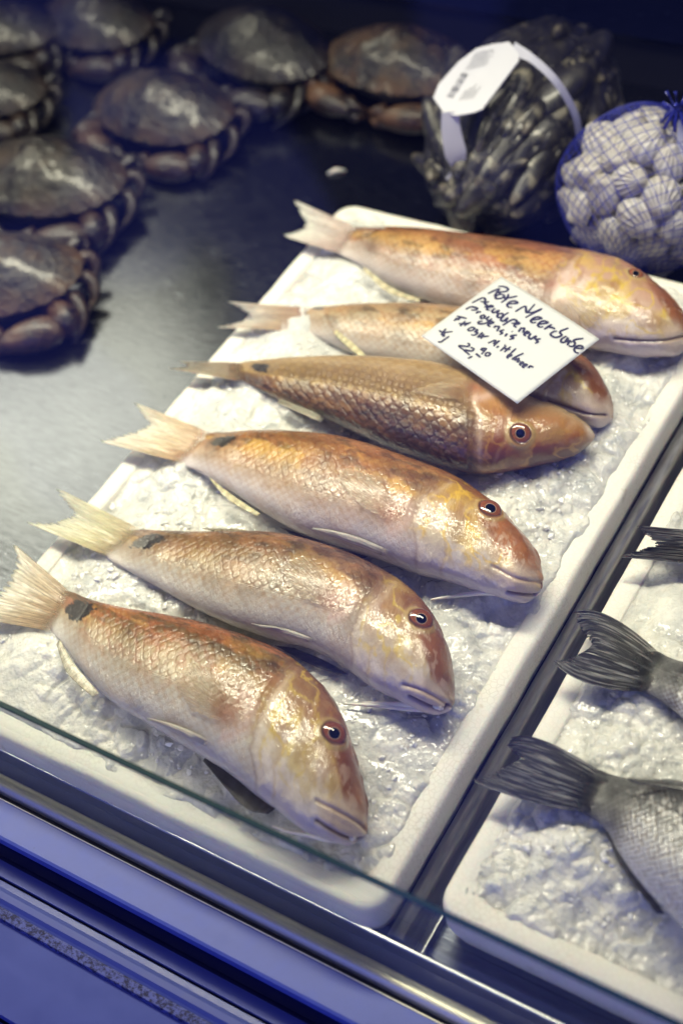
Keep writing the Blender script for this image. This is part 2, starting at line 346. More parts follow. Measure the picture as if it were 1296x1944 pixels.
T1 = (xl, yf, xr, yb)
foam_tray('foam_tray', *T1, 'long white polystyrene tray of ice under the six red mullets')
x2 = xbR+.0105; yf2 = at(960, 1790, TZ)[1]
T2 = (x2, yf2, x2+.36, yb-.02)
foam_tray('foam_tray', *T2, 'white polystyrene tray of ice under the grey bass, right of the bar')
def ice_h(x, y, T, seed):
    x0, y0, x1, y1 = T
    e = np.minimum(np.minimum(x-x0, x1-x), np.minimum(y-y0, y1-y))-.011
    b = .0425+.010*ss(0, .05, e)
    wx = x+.008*(fbm(x*40, y*40, 1, 3, seed)-.5); wy = y+.008*(fbm(x*40, y*40, 2, 3, seed)-.5)
    f1, f2, c = wor(wx*42, wy*42, seed); g1, g2, c2 = wor(wx*105, wy*105, seed+20); k1, k2, c3 = wor(wx*260, wy*260, seed+40)
    q = ss(.42, .62, fbm(x*24, y*24, 7, 3, seed+3)+.07); h = b+(.0050*(c-.5)*ss(0, .22, f2-f1)-.0030*f1**2)*(.3+.7*q)+(.0026*(c2-.5)*ss(0, .25, g2-g1)-.0012*g1)*(.12+.88*q)+(.0010*(c3-.5)*ss(0, .3, k2-k1)-.0005*k1)*(.15+.85*q)
    h += .012*(fbm(x*16, y*16, 5, 3, seed)-.5)
    return h*1.0
def ice(T, seed, label, n, m):
    x0, y0, x1, y1 = T; i = .009
    X, Y = np.meshgrid(np.linspace(x0+i, x1-i, n), np.linspace(y0+i, y1-i, m), indexing='ij')
    Z = ice_h(X, Y, T, seed); e = np.minimum(np.minimum(X-x0, x1-X), np.minimum(Y-y0, y1-Y))-i
    Z = np.where(e < .014, np.minimum(Z, .034+(e+.012*fbm(X*60, Y*60, 3, 4))*.9), Z)
    V = np.stack([X, Y, Z], -1).reshape(-1, 3); mb_V = V.tolist(); F = gridF(n, m, flip=True)
    # loose crystals on the heap
    r = np.random.default_rng(seed); ico = []
    g = (1+5**.5)/2; iv = np.array([(-1, g, 0), (1, g, 0), (-1, -g, 0), (1, -g, 0), (0, -1, g), (0, 1, g), (0, -1, -g), (0, 1, -g), (g, 0, -1), (g, 0, 1), (-g, 0, -1), (-g, 0, 1)])/1.9
    IF = [(0,11,5),(0,5,1),(0,1,7),(0,7,10),(0,10,11),(1,5,9),(5,11,4),(11,10,2),(10,7,6),(7,1,8),(3,9,4),(3,4,2),(3,2,6),(3,6,8),(3,8,9),(4,9,5),(2,4,11),(6,2,10),(8,6,7),(9,8,1)]
    k = 2600 if seed == 1 else 1800
    xs = r.uniform(x0+.026, x1-.026, k); ys = r.uniform(y0+.026, y1-.026, k); zs = ice_h(xs, ys, T, seed); dn = fbm(xs*22, ys*22, 9, 3, seed)
    for q in range(k):
        if dn[q] < r.uniform(.45, .62): continue
        s = r.choice([.001, .0015, .0022, .0034], p=[.35, .35, .22, .08]); off = len(mb_V)
        v = iv*r.uniform(.6, 1.3, (12, 1))*np.array([1, r.uniform(.5, 1), r.uniform(.4, .9)])*s; a = r.uniform(0, 6.28); ca, sa = math.cos(a), math.sin(a)
        v = v@np.array([[ca, -sa, 0], [sa, ca, 0], [0, 0, 1]])+np.array([xs[q], ys[q], zs[q]-s*.15])
        mb_V += v.tolist(); F += [tuple(t+off for t in f) for f in IF]
    o = raw('crushed_ice', mb_V, F, ICE); o.data.polygons.foreach_set('use_smooth', [k < (n-1)*(m-1) for k in range(len(F))]); o.data.materials.append(GRAIN); o.data.polygons.foreach_set('material_index', [int(k >= (n-1)*(m-1)) for k in range(len(F))]); tag(o, label, 'ice', kind='stuff'); return o
ice(T1, 1, 'wet crushed ice heaped in the tray under the red mullets', 420, 760)
ice(T2, 2, 'wet crushed ice in the right tray under the grey bass', 420, 640)

# ------------------------------------------------------------------ fish
def crom(P, t):                                          # Catmull-Rom through P at t in [0,1]
    P = np.asarray(P, float); n = len(P)-1; x = np.clip(np.asarray(t)*n, 0, n-1e-9); i = x.astype(int); f = (x-i)[:, None]
    g = lambda k: P[np.clip(k, 0, n)]
    p0, p1, p2, p3 = g(i-1), g(i), g(i+1), g(i+2)
    p0 = np.where((i == 0)[:, None], 2*p1-p2, p0); p3 = np.where((i == n-1)[:, None], 2*p2-p1, p3)
    return .5*((2*p1)+(-p0+p2)*f+(2*p0-5*p1+4*p2-p3)*f*f+(-p0+3*p1-3*p2+p3)*f**3)
class Fish:
    NT, NV = 340, 190
    def __init__(s, st, z=.050, thick=.6, zb=.75):
        U = np.array([a for a, b in st], float); L = np.array([b for a, b in st], float); n = len(st)-1
        # resample at even length
        tt = np.linspace(0, 1, 400); m = (crom(U, tt)+crom(L, tt))/2; d = np.r_[0, np.cumsum(np.linalg.norm(np.diff(m, axis=0), axis=1))]; d /= d[-1]
        te = 1-(1-np.linspace(0, 1, s.NT))**1.25                 # denser towards the snout
        tp = np.interp(te, d, tt); u, l = crom(U, tp), crom(L, tp); s.T = te
        half = np.linalg.norm(atv(u, z)-atv(l, z), axis=1)/2; amax = half.max()
        rat = thick*(.62+.38*ss(0, .5, te))*(1+.28*ss(.78, 1, te)); s.rat = rat
        b = half*rat*(.16+.84*ss(0, .15, te))
        zc = z+zb*b+.002
        Au = np.array([at(p[0], p[1], q) for p, q in zip(u, zc)]); Al = np.array([at(p[0], p[1], q) for p, q in zip(l, zc)])
        Cn = (Au+Al)/2; Av = (Au-Al)/2; s.a = np.linalg.norm(Av, axis=1)
        D = Cn-CAM; D /= np.linalg.norm(D, axis=1)[:, None]; ax = np.gradient(Cn, axis=0); ax /= np.linalg.norm(ax, axis=1)[:, None]
        # across-direction foreshortening, seen from the camera
        per = np.cross(ax, D); per /= np.linalg.norm(per, axis=1)[:, None]
        ah = Av/s.a[:, None]; sa = np.abs((ah*per).sum(1)); sb = np.abs(per[:, 2]); k = sa/np.sqrt(sa**2+(rat*sb)**2)
        Av *= k[:, None]; b *= 1; dl = np.arctan2(b*sb, s.a*k*sa)
        # rounded snout
        cap = np.sqrt(np.clip(1-((te-.965)/.035).clip(0)**2, 0, 1)); cap = np.maximum(cap, .02)*(.72+.28*ss(0, .05, te))
        Av *= cap[:, None]; b = b*np.maximum(cap, .02)
        psi = np.linspace(0, 2*np.pi, s.NV, endpoint=False); PS, TT = np.meshgrid(psi, te); PH = PS+dl[:, None]
        sg = lambda x, p: np.sign(x)*np.abs(x)**p
        s.P = Cn[:, None]+sg(np.cos(PH), .94)[..., None]*Av[:, None]+(sg(np.sin(PH), .94)*b[:, None])[..., None]*np.array([0, 0, 1.])
        s.ps = PS; s.TT = TT; s.SS = (1-np.cos(PS))/2; s.vis = PS <= np.pi+1e-6; s.Cn = Cn; s.len = np.linalg.norm(np.diff(Cn, axis=0), axis=1).sum()
        s.u, s.l = u, l; s.px = proj(s.P); s.nrm()
        al = np.r_[0, np.cumsum(np.linalg.norm(np.diff(Cn, axis=0), axis=1))]; s.X = al[:, None]+0*PS
        s.Yc = (PS-np.pi/2)*s.a[:, None]*.8                       # metres across
    def nrm(s):
        du = np.gradient(s.P, axis=0); dv = np.roll(s.P, -1, 1)-np.roll(s.P, 1, 1); n = np.cross(du, dv); n /= np.linalg.norm(n, axis=2)[..., None]+1e-12
        o = (s.P-s.Cn[:, None]); s.N = n*np.sign((n*o).sum(2).mean())
    def inv(s, x, y):                                    # photo point -> (i, j) on the skin
        d = np.hypot(s.px[..., 0]-x, s.px[..., 1]-y)+(~s.vis)*1e4; k = d.argmin(); return divmod(k, s.NV)
    def ts(s, x, y): i, j = s.inv(x, y); return s.TT[i, j], s.SS[i, j]
    def surf(s, x, y, off=0): i, j = s.inv(x, y); return s.P[i, j]+s.N[i, j]*off
    def dist(s, x, y):                                   # metres on the skin from a photo point, visible side
        i, j = s.inv(x, y); return np.where(s.vis, np.linalg.norm(s.P-s.P[i, j], axis=2), 9)
    def line(s, pts):                                    # distance on the skin to a traced line; also position along
        Q = crom(pts, np.linspace(0, 1, 40)); out = np.full(s.TT.shape, 9e9)
        for a, b in zip(Q, Q[1:]):
            d = b-a; t = np.clip(((s.px-a)@d)/(d@d), 0, 1); out = np.minimum(out, np.linalg.norm(s.px-a-t[..., None]*d, axis=2))
        return np.where(s.vis, out/2900, 9)
    def disp(s, d): s.P = s.P+s.N*d[..., None]
def densify(p, step):
    p = [np.array(q, float) for q in p]; o = []
    for a, b in zip(p, p[1:]):
        n = max(1, int(np.linalg.norm(b-a)/step)); o += [a+(b-a)*i/n for i in range(n)]
    return o+[p[-1]]
def fin(name, roots, tips, z, mat, cols, parent=None, nr=40, nl=14, rag=.12, ztip=None, jit=1, mid=None, lift=0.0):
    """fan of rays from a root line to a tip line, both traced; rays are ridges"""
    t = np.linspace(0, 1, nr); A = crom(roots, t) if len(roots) > 2 else np.array(roots[0])+(np.array(roots[1])-roots[0])*t[:, None]; B = crom(tips, t) if len(tips) > 2 else np.array(tips[0], float)+(np.array(tips[1], float)-tips[0])*t[:, None]
    Mm = None if mid is None else (np.array(mid[0], float)+(np.array(mid[1], float)-mid[0])*t[:, None])
    V = []; K = []; TS = []; g = np.random.default_rng(int(abs(roots[0][0]*7+tips[0][1]))); ztip = z if ztip is None else ztip
    for i in range(nr):
        r = 1-rag*g.random()*(.3 if i % 3 else 1)*jit
        for j in range(nl):
            f = j/(nl-1); w = f*r; p = A[i]+(B[i]-A[i])*w if mid is None else A[i]*(1-w)**2+2*w*(1-w)*(2*Mm[i]-.5*A[i]-.5*B[i])+B[i]*w*w; zz = z+(ztip-z)*w+.0006*(i % 2)+.0015*math.sin(f*3.1)*(fbm(i*.2, 1., s=3)-.3)+lift*math.sin(f*math.pi)
            V.append(at(p[0], p[1], zz)); a = cols(i/(nr-1), f); k = (.72+.45*(i % 2))*(0.75+.4*g.random()); K.append(np.array(a)*k); TS.append((i/(nr-1), f, 0))
    o = raw(name, V, gridF(nr, nl), mat, parent, K, TS); sd = o.modifiers.new('s', 'SOLIDIFY'); sd.thickness = .0005; sd.offset = 0
    return o
def ramp(*st):
    def f(x):
        x = np.clip(x, 0, 1); r = np.array([np.interp(x, [q[0] for q in st], [q[1][k] for q in st]) for k in range(3)]); return np.moveaxis(r, 0, -1)
    return f
def mk_eye(F, x, y, rad, colr=(.23, .075, .03), pup=.42):
    i, j = F.inv(x, y); c = F.P[i, j]; n = F.N[i, j]; n = n*.6+((CAM-c)/np.linalg.norm(CAM-c))*.4; n /= np.linalg.norm(n); a = np.cross(n, (0, 0, 1.)); a /= np.linalg.norm(a); b = np.cross(n, a)
    V, K = [], []
    nr, na = 22, 40
    for r in range(nr+1):
        f = r/nr; h = .42*math.sqrt(max(0, 1-(f*.95)**2))-.12
        for k in range(na):
            w = 2*math.pi*k/na; V.append(c+rad*(f*math.cos(w)*a+f*math.sin(w)*b)+n*h*rad)
            nz = .7+.6*vn(k*.9, r*.5, s=4)
            K.append(np.array((.004, .005, .009)) if f < pup else (np.array((.42, .30, .20)) if f < pup+.07 else (np.array(colr)*nz if f < .86 else np.array((.16, .06, .035))*nz)))
    return raw('eye', V, gridF(nr+1, na, True), EYE, None, K)
def pectoral(F, base, tips, tint, name='pectoral_fin', w0=5, mat=None):
    """fan hugging the flank, folded back from its base"""
    b0 = [np.array(base[0], float), np.array(base[1], float)]; nr, nl = 34, 16; V, K, TS = [], [], []; t = np.linspace(0, 1, nr); B = crom(tips, t)
    for i in range(nr):
        a = b0[0]+(b0[1]-b0[0])*t[i]
        for j in range(nl):
            f = j/(nl-1); p = a+(B[i]-a)*f*(1-.05*(i % 2)); V.append(F.surf(p[0], p[1], .0012+.0010*math.sin(f*2.6)+.0004*(i % 2)))
            k = (.80+.30*(i % 2)); K.append(mix(np.array(tint[0]), np.array(tint[1]), ss(0, .55, f))*k); TS.append((t[i], f, 0))
    V = np.array(V).reshape(nr, nl, 3)
    for _ in range(3): V[1:-1, 1:-1] = (V[1:-1, 1:-1]*2+V[:-2, 1:-1]+V[2:, 1:-1]+V[1:-1, :-2]+V[1:-1, 2:])/6
    return raw(name, V, gridF(nr, nl), mat or FINT, None, K, TS)
def blade(F, a, b, w):
    a, b = np.array(a, float), np.array(b, float); n = np.array([-(b-a)[1], (b-a)[0]])/np.linalg.norm(b-a); V, K, TS = [], [], []
    for i in range(26):
        f = i/25; wd = w*(.35+.65*math.sin(math.pi*min(1, f*.85+.12))**.8)*(1-f**5)
        for j in range(9):
            t = j/8-.5; p = a+(b-a)*f+n*(t*wd+3*math.sin(f*2.4)); V.append(F.surf(p[0], p[1], .0016+.0012*(1-4*t*t)+.0005*(j % 2))); K.append(np.array((.66, .60, .50))*(.72+.4*(j % 2))); TS.append((t, f, 0))
    V = np.array(V).reshape(26, 9, 3)
    for _ in range(4): V[1:-1] = (V[1:-1]*2+V[:-2]+V[2:])/4
    return raw('pelvic_fin', V, gridF(26, 9), BLADE, None, K, TS)
def mullet(st, spec):
    F = Fish(st, z=spec.get('z', .050), thick=spec.get('thick', .52)); sd = spec['seed']; T, Sx, X, Yc = F.TT, F.SS, F.X, F.Yc
    if spec.get('flip'): Sx = 1-Sx
    pal = spec['pal']; up = F.vis
    gt = np.mean([F.ts(*p)[0] for p in spec['gill']])
    # --- relief
    g = spec['gill']; gl = F.line(g); gi = np.array([F.inv(*p) for p in densify(g, 5)]); Tg = np.interp(F.SS[0], np.sort(F.SS[gi[:, 0], gi[:, 1]]), F.TT[gi[:, 0], gi[:, 1]][np.argsort(F.SS[gi[:, 0], gi[:, 1]])])
    Tg = Tg[None, :]+0*T; d = T-Tg; band = ss(.02, .15, F.SS)*ss(1.02, .9, F.SS)
    rel = np.where(up, .0008*ss(-.006, .012, d)*ss(.16, .02, d)*band, 0)
    g2 = T-(Tg+.075+.02*np.sin(F.SS*5)); g2 = g2+.03*(fbm(X*50, Yc*50, 2, 3, sd+30)-.5); rel += np.where(up, .0005*ss(-.006, .010, g2)*ss(.08, .01, g2)*band, 0)
    if spec.get('mouth'):
        ml = F.line(spec['mouth']); rel += -.0018*np.exp(-(ml/.0010)**2)+.0003*np.exp(-((ml-.0042)/.0026)**2)
    if spec.get('mouth2'):
        m2 = F.line(spec['mouth2']); rel += -.0008*np.exp(-(m2/.0010)**2)+.0003*np.exp(-((m2-.003)/.002)**2)
    rel += .0010*(fbm(X*60, Yc*60, 0, 3, sd)-.5)*2*ss(Tg.mean()-.05, Tg.mean()+.05, T)+.0006*(fbm(X*35, Yc*50, 0, 3, sd+3)-.5)
    if spec.get('eye'):
        ed = F.dist(*spec['eye']); er = spec['er']; rel += .0008*np.exp(-((ed-er*1.1)/(er*.25))**2)-.0006*np.exp(-(ed/(er*.8))**2)
    F.disp(rel); print(spec['label'][:20], 'gill T', gt, 'eye T', F.ts(*spec['eye']) if spec.get('eye') else None, 'zmax', F.P[..., 2].max(), 'len', F.len)
    # --- pigment
    wv = .10*(fbm(X*28, Yc*40, 0, 3, sd+1)-.5); s_ = Sx+wv
    Cc = ramp(*pal['body'])(s_)
    nl = fbm(X*45, Yc*150, 0, 4, sd+2); Cc = mix(Cc, col(*pal['streak']), .80*ss(.46, .60, nl)*ss(.70, .25, s_))
    dg = fbm((X+Yc*.9)*110, (Yc-X*.5)*300, 0, 3, sd+6); Cc = mix(Cc, col(*pal['streak']), .55*ss(.5, .62, dg)*ss(.9, .3, s_))
    gd = fbm(X*30, Yc*95, 0, 3, sd+4); Cc = mix(Cc, col(*pal['gold']), spec.get('goldw', .75)*ss(.48, .62, gd)*np.exp(-((s_-.26)/.16)**2))
    pk = fbm(X*40, Yc*40, 0, 4, sd+5); Cc = mix(Cc, col(*pal['pink']), .42*ss(.48, .7, pk)*ss(.2, .5, s_)*ss(.0, .12, T))
    # rows of small yellow-brown flecks on the lower flank
    fx, fy = X*150, Yc*150; f1, f2, c_ = wor(fx, fy, sd); fl = ss(.33, .16, f1)*(c_ > .45)*np.exp(-((Sx-.56)/.17)**2)*ss(.1, .2, T)*ss(Tg.mean(), Tg.mean()-.08, T)
    Cc = mix(Cc, col(.42, .27, .11), .5*fl)
    # flank mottling
    mo = fbm(X*70, Yc*70, 0, 5, sd+8); Cc = mix(Cc, Cc*(.42+.84*mo)[..., None], 1-.6*ss(.45, .8, s_)); Cc = Cc*(1-.45*ss(.52, .68, fbm(X*90, Yc*230, 1.7, 4, sd+18))*ss(.8, .1, s_))[..., None]
    # head
    hd = ss(-.02-.05*(1-Sx), .03, d+.05*(fbm(X*60, Yc*60, 4, 3, sd+31)-.5))*up
    yn = fbm(X*55, Yc*55, 0, 4, sd+9); rg = 1-np.abs(2*fbm(X*75, Yc*75, 0, 4, sd+10)-1)
    hc = ramp(*pal['head'])(s_)
    hc = mix(hc, col(*pal['yellow']), .75*ss(.88, .97, rg)*ss(1.0, .5, s_)); hc = mix(hc, col(*pal['yellow']), .45*ss(.52, .7, yn)*ss(.95, .55, s_))
    hc = mix(hc, col(.80, .74, .68), (.1 if spec.get('flip') else .45)*ss(.55, .7, fbm(X*120, Yc*120, 0, 4, sd+11))*ss(.12, .4, s_)); hc = mix(hc, col(.42, .27, .10), .6*ss(.54, .68, fbm(X*70, Yc*70, 3.3, 5, sd+15))*ss(.95, .5, s_))
    hc = mix(hc, col(*pal['snout']), .5*ss(.55, .72, fbm(X*85, Yc*60, 0, 4, sd+12))*ss(.7, .3, s_))
    Cc = mix(Cc, hc, hd)
    # snout and forehead, brown-red, from above the eye to the upper lip
    if spec.get('fore'):
        (e0, s0), (e1, s1) = spec['fore']
        lim = np.interp(T, [e0-.06, e0, (e0+e1)/2, e1, 1], [0.02, s0*.7, s0, s1, s1*.9])
        fm = ss(.05, -.04, Sx-lim-.07*(fbm(X*90, Yc*90, 0, 3, sd+13)-.5))*ss(e0-.07, e0+.02, T)*up
        sn = ramp((0, np.array(pal['snout'])*.62), (.5, pal['snout']), (1, np.array(pal['snout'])*1.35+.02))(fbm(X*110, Yc*110, 0, 4, sd+14))
        sn = mix(sn, col(.60, .44, .34), .7*ss(.54, .66, fbm(X*330, Yc*330, 0, 3, sd+16))*np.exp(-((Sx/np.maximum(lim, .05)-.72)/.3)**2)*ss(e0-.03, e0+.03, T)); sn = sn*(.45+.6*ss(0, .6, Sx/np.maximum(lim, .05)))[..., None] if 0 else sn
        Cc = mix(Cc, sn, .93*fm)
    if spec.get('lip'):
        for (lx, ly, lr) in spec['lip']: Cc = mix(Cc, col(.66, .53, .42), .85*np.exp(-(F.dist(lx, ly)/lr)**4))
    if spec.get('mouth'): Cc = mix(Cc, col(.16, .07, .06), .85*np.exp(-(ml/.0008)**2))
    if spec.get('mouth2'): Cc = mix(Cc, col(.30, .16, .13), .6*np.exp(-(m2/.0009)**2))
    # edge of the gill cover
    Cc = mix(Cc, col(.30, .19, .13), .38*np.exp(-((d+.006)/.005)**2)*band*up); Cc = mix(Cc, col(.70, .62, .55), .28*np.exp(-((d-.008)/.008)**2)*band*up)
    Cc = mix(Cc, col(.40, .26, .13), .4*np.exp(-(g2/.005)**2)*band*up)
    if spec.get('eye'):
        Cc = mix(Cc, col(.50, .38, .16), .7*np.exp(-((ed-er*1.25)/(er*.22))**2)); Cc = mix(Cc, col(.10, .035, .02), .9*ss(er*1.1, er*.95, ed))
    if spec.get('spot'):
        x, y, rl, rw, ang = spec['spot']; i, j = F.inv(x, y); dx = X-X[i, j]; dy = Yc-Yc[i, j]; dx, dy = dx+dy*ang, dy
        q = (np.abs(dx+dy*.3)/rl)**3+(np.abs(dy)/rw)**3+2.2*(fbm(X*320, Yc*900, 0, 3, sd)-.5); Cc = mix(Cc, col(.006, .005, .008), .97*ss(1.1, .8, q)*up)
    if spec.get('pit'):                                   # flushed skin where the breast fin joins
        x, y, r_ = spec['pit']; pd = F.dist(x, y)
        Cc = mix(Cc, col(.36, .13, .06), .75*np.exp(-(pd/r_)**2)); Cc = mix(Cc, col(.72, .54, .47), .6*np.exp(-((pd-r_*1.6)/(r_*.5))**2)*(T > F.ts(x, y)[0]))
    for (x, y) in spec.get('dots', []): Cc = mix(Cc, col(.02, .02, .02), np.exp(-(F.dist(x, y)/.0008)**4))
    if not spec.get('flip'):
        Cc = mix(Cc, col(*pal['body'][-1][1]), .0)
    scl = (1-ss(-.03, .01, d))*ss(.0, .1, T)*(1-.55*ss(.55, .95, Sx))
    scl = scl*spec.get('scl', 1)
    F.nrm(); V = F.P.reshape(-1, 3); n = F.NT*F.NV; tsc = np.stack([X, Yc, scl], -1).reshape(-1, 3)
    Fc = gridF(F.NT, F.NV, True)+[tuple(range(F.NV))[::-1], tuple(range(n-F.NV, n))]
    Cc = np.clip(Cc, 0, 1)**1.16*.97
    body = raw('body', V, Fc, MULLETD if spec.get('scaly') else MULLET, None, Cc.reshape(-1, 3), tsc)
    root = empty('red_mullet', F.Cn[F.NT//2]*np.array([1, 1, 0])+np.array([0, 0, .045])); tag(root, spec['label'], 'fish', 'red mullets laid in a row on the ice')
    parts = [body]
    if spec.get('eye'): parts.append(mk_eye(F, *spec['eye'], spec['er']))
    zt = F.Cn[2][2]; zr = F.P[12, :, 2].max()+.0002; tcol = spec.get('tailc', ((.40, .24, .12), (.54, .40, .24), (.66, .62, .50)))
    tr = ramp((0, tcol[0]), (.45, tcol[1]), (1, tcol[2]))
    parts.append(fin('tail_fin', [F.u[12]*.94+F.l[12]*.06, F.l[12]*.94+F.u[12]*.06], spec['tail'], zr, FIN, lambda a, f: tr(f), nr=46, ztip=spec.get('tz', zt-.001), nl=20, rag=.16))
    for nm, r_, t_, z, c_ in spec.get('fins', []):
        parts.append(fin(nm, r_, t_, z, FIND if c_[0] < .15 else FIN, lambda a, f, c_=c_: np.array(c_)*(1.1-.2*f), nr=14, nl=12, rag=.05))
    if spec.get('pect'): parts.append(pectoral(F, *spec['pect'], ((.42, .19, .08), (.56, .43, .27))))
    for bs in spec.get('blades', []): parts.append(blade(F, *bs))
    for bl in spec.get('barb', []):
        mb = MB(); P = [at(x, y, z) for x, y, z in bl]; P = crom(P, np.linspace(0, 1, 24)); P[:, 2] += .004; mb.tube(P, np.interp(np.linspace(0, 1, 24), [0, .15, 1], [.0010, .0024, .0006]), 8); parts.append(mb.build('barbel', BARB))
    rootpar(parts, root); return F, root

B1 = ((0, (.13, .058, .018)), (.20, (.28, .150, .050)), (.36, (.48, .32, .14)), (.50, (.58, .48, .32)), (.68, (.66, .61, .51)), (1, (.70, .67, .63)))
PAL = dict(body=B1, streak=(.38, .17, .06), gold=(.72, .47, .15), pink=(.56, .42, .30), head=((0, (.26, .12, .045)), (.30, (.46, .28, .12)), (.6, (.60, .50, .36)), (1, (.66, .60, .58))), yellow=(.68, .50, .08), snout=(.30, .11, .032))
def pal(**k): q = dict(PAL); q.update(k); return q
f1 = [((111,1106),(76,1182)),((164,1135),(117,1220)),((235,1155),(160,1278)),((320,1170),(215,1335)),((400,1188),(281,1375)),((475,1213),(355,1420)),((545,1245),(425,1462)),((597,1287),(490,1512)),((633,1328),(535,1543)),((657,1375),(575,1572)),((680,1446),(615,1590)),((696,1512),(650,1601)),((705,1562),(688,1602))]
f2 = [((245,1000),(178,1040)),((294,1006),(222,1072)),((368,1010),(290,1110)),((440,1010),(355,1148)),((523,1014),(430,1184)),((597,1030),(510,1212)),((671,1055),(590,1232)),((736,1088),(655,1268)),((785,1124),(703,1302)),((818,1161),(745,1322)),((842,1206),(785,1340)),((859,1263),(815,1352)),((868,1325),(848,1357))]
f3 = [((372,818),(318,872)),((430,820),(365,892)),((500,818),(425,925)),((570,822),(492,968)),((645,832),(560,1008)),((715,850),(635,1035)),((785,875),(715,1060)),((845,898),(780,1083)),((895,925),(838,1100)),((940,957),(885,1112)),((980,1000),(930,1126)),((1014,1040),(970,1140)),((1042,1095),(1012,1142))]
f4 = [((428,690),(440,714)),((480,684),(478,733)),((550,680),(535,762)),((620,678),(597,788)),((690,680),(660,815)),((760,686),(728,845)),((825,694),(792,868)),((890,710),(853,887)),((950,737),(912,896)),((1010,758),(965,892)),((1060,775),(1025,880)),((1100,797),(1085,862)),((1130,815),(1128,842))]
f5 = [((562,582),(545,620)),((620,581),(600,642)),((690,578),(660,668)),((760,578),(725,690)),((830,582),(790,708)),((900,592),(850,725)),((960,610),(905,742)),((1015,628),(955,757)),((1060,648),(1005,770)),((1099,673),(1050,785)),((1130,700),(1090,797)),((1153,738),(1122,806)),((1170,778),(1152,808))]
f6 = [((655,431),(615,472)),((715,431),(675,500)),((785,434),(740,540)),((855,443),(805,568)),((925,453),(870,592)),((995,463),(935,612)),((1065,475),(1005,632)),((1125,485),(1070,648)),((1175,498),(1125,660)),((1220,522),(1175,668)),((1262,555),(1220,672)),((1296,592),(1262,672)),((1316,630),(1300,668))]
cream = (.62, .57, .42); dk = (.05, .045, .06)
F1, r1 = mullet(f1, dict(seed=11, label='red mullet nearest the glass edge, its nose pointing down and reddish streaks on its back', pal=pal(streak=(.46, .17, .065)),
  gill=[(545,1285),(512,1330),(490,1380),(478,1430),(490,1480)], eye=(634,1391), er=.0076, mouth=[(601,1558),(640,1582),(672,1594),(694,1590)], mouth2=[(600,1520),(640,1540),(680,1563),(697,1580)], lip=[(660,1565,.012),(640,1545,.010)],
  fore=((.80, .30), (.93, .50)), spot=(153,1156,.0115,.0075,.3), pit=(432,1352,.0085), pect=(((437,1330),(425,1372)),[(398,1268),(370,1260),(345,1275),(336,1302),(366,1350)]),
  tail=[(22,1028),(30,1062),(16,1098),(-8,1128),(-40,1150),(-55,1172)], dots=[(380,1286)],
  fins=[('anal_fin',[(114,1212),(145,1262),(190,1315)],[(108,1224),(128,1278),(176,1324)],.063,cream),('pelvic_fin',[(530,1530),(480,1500),(400,1425)],[(508,1546),(462,1532),(385,1445)],.058,dk),  # dark pelvic fin also takes in the shadow gap under the belly
        ('dorsal_fin',[(300,1172),(420,1200)],[(262,1158),(345,1172)],.066,(.42,.33,.22))],
  blades=[((405,1414),(284,1362),13)],
  barb=[[(676,1598,.056),(630,1600,.052),(585,1592,.051),(540,1583,.051)],[(672,1600,.055),(620,1596,.051),(560,1586,.05),(520,1575,.05)]]))
F2, r2 = mullet(f2, dict(seed=23, label='pale red mullet second from the glass, with rusty snout and black tail blotch', pal=pal(streak=(.36, .19, .09), snout=(.28, .11, .04)),
  gill=[(728,1128),(690,1160),(668,1205),(672,1250)], eye=(799,1176), er=.0074, mouth=[(775,1322),(810,1338),(838,1347),(850,1338)], mouth2=[(765,1300),(805,1313),(845,1335),(862,1345)], lip=[(825,1330,.011),(800,1318,.009)],
  fore=((.80, .32), (.93, .55)), spot=(280,1027,.0110,.0068,.3), pit=(632,1136,.0075), pect=(((640,1118),(622,1152)),[(600,1072),(572,1058),(545,1068),(540,1092),(572,1138)]),
  tail=[(105,925),(120,950),(140,972),(122,986),(88,992),(46,990)], tailc=((.50,.36,.18),(.64,.58,.32),(.68,.66,.50)),
  fins=[('pelvic_fin',[(662,1280),(620,1255),(560,1230)],[(640,1280),(590,1262),(520,1225)],.056,dk),
        ('dorsal_fin',[(440,1014),(520,1020)],[(382,1003),(455,1004)],.066,(.42,.36,.22))],
  blades=[((602,1216),(480,1184),11)],
  barb=[[(842,1352,.056),(780,1352,.052),(720,1347,.052),(655,1343,.052)],[(838,1350,.058),(790,1345,.055),(740,1343,.053),(690,1341,.052)]]))
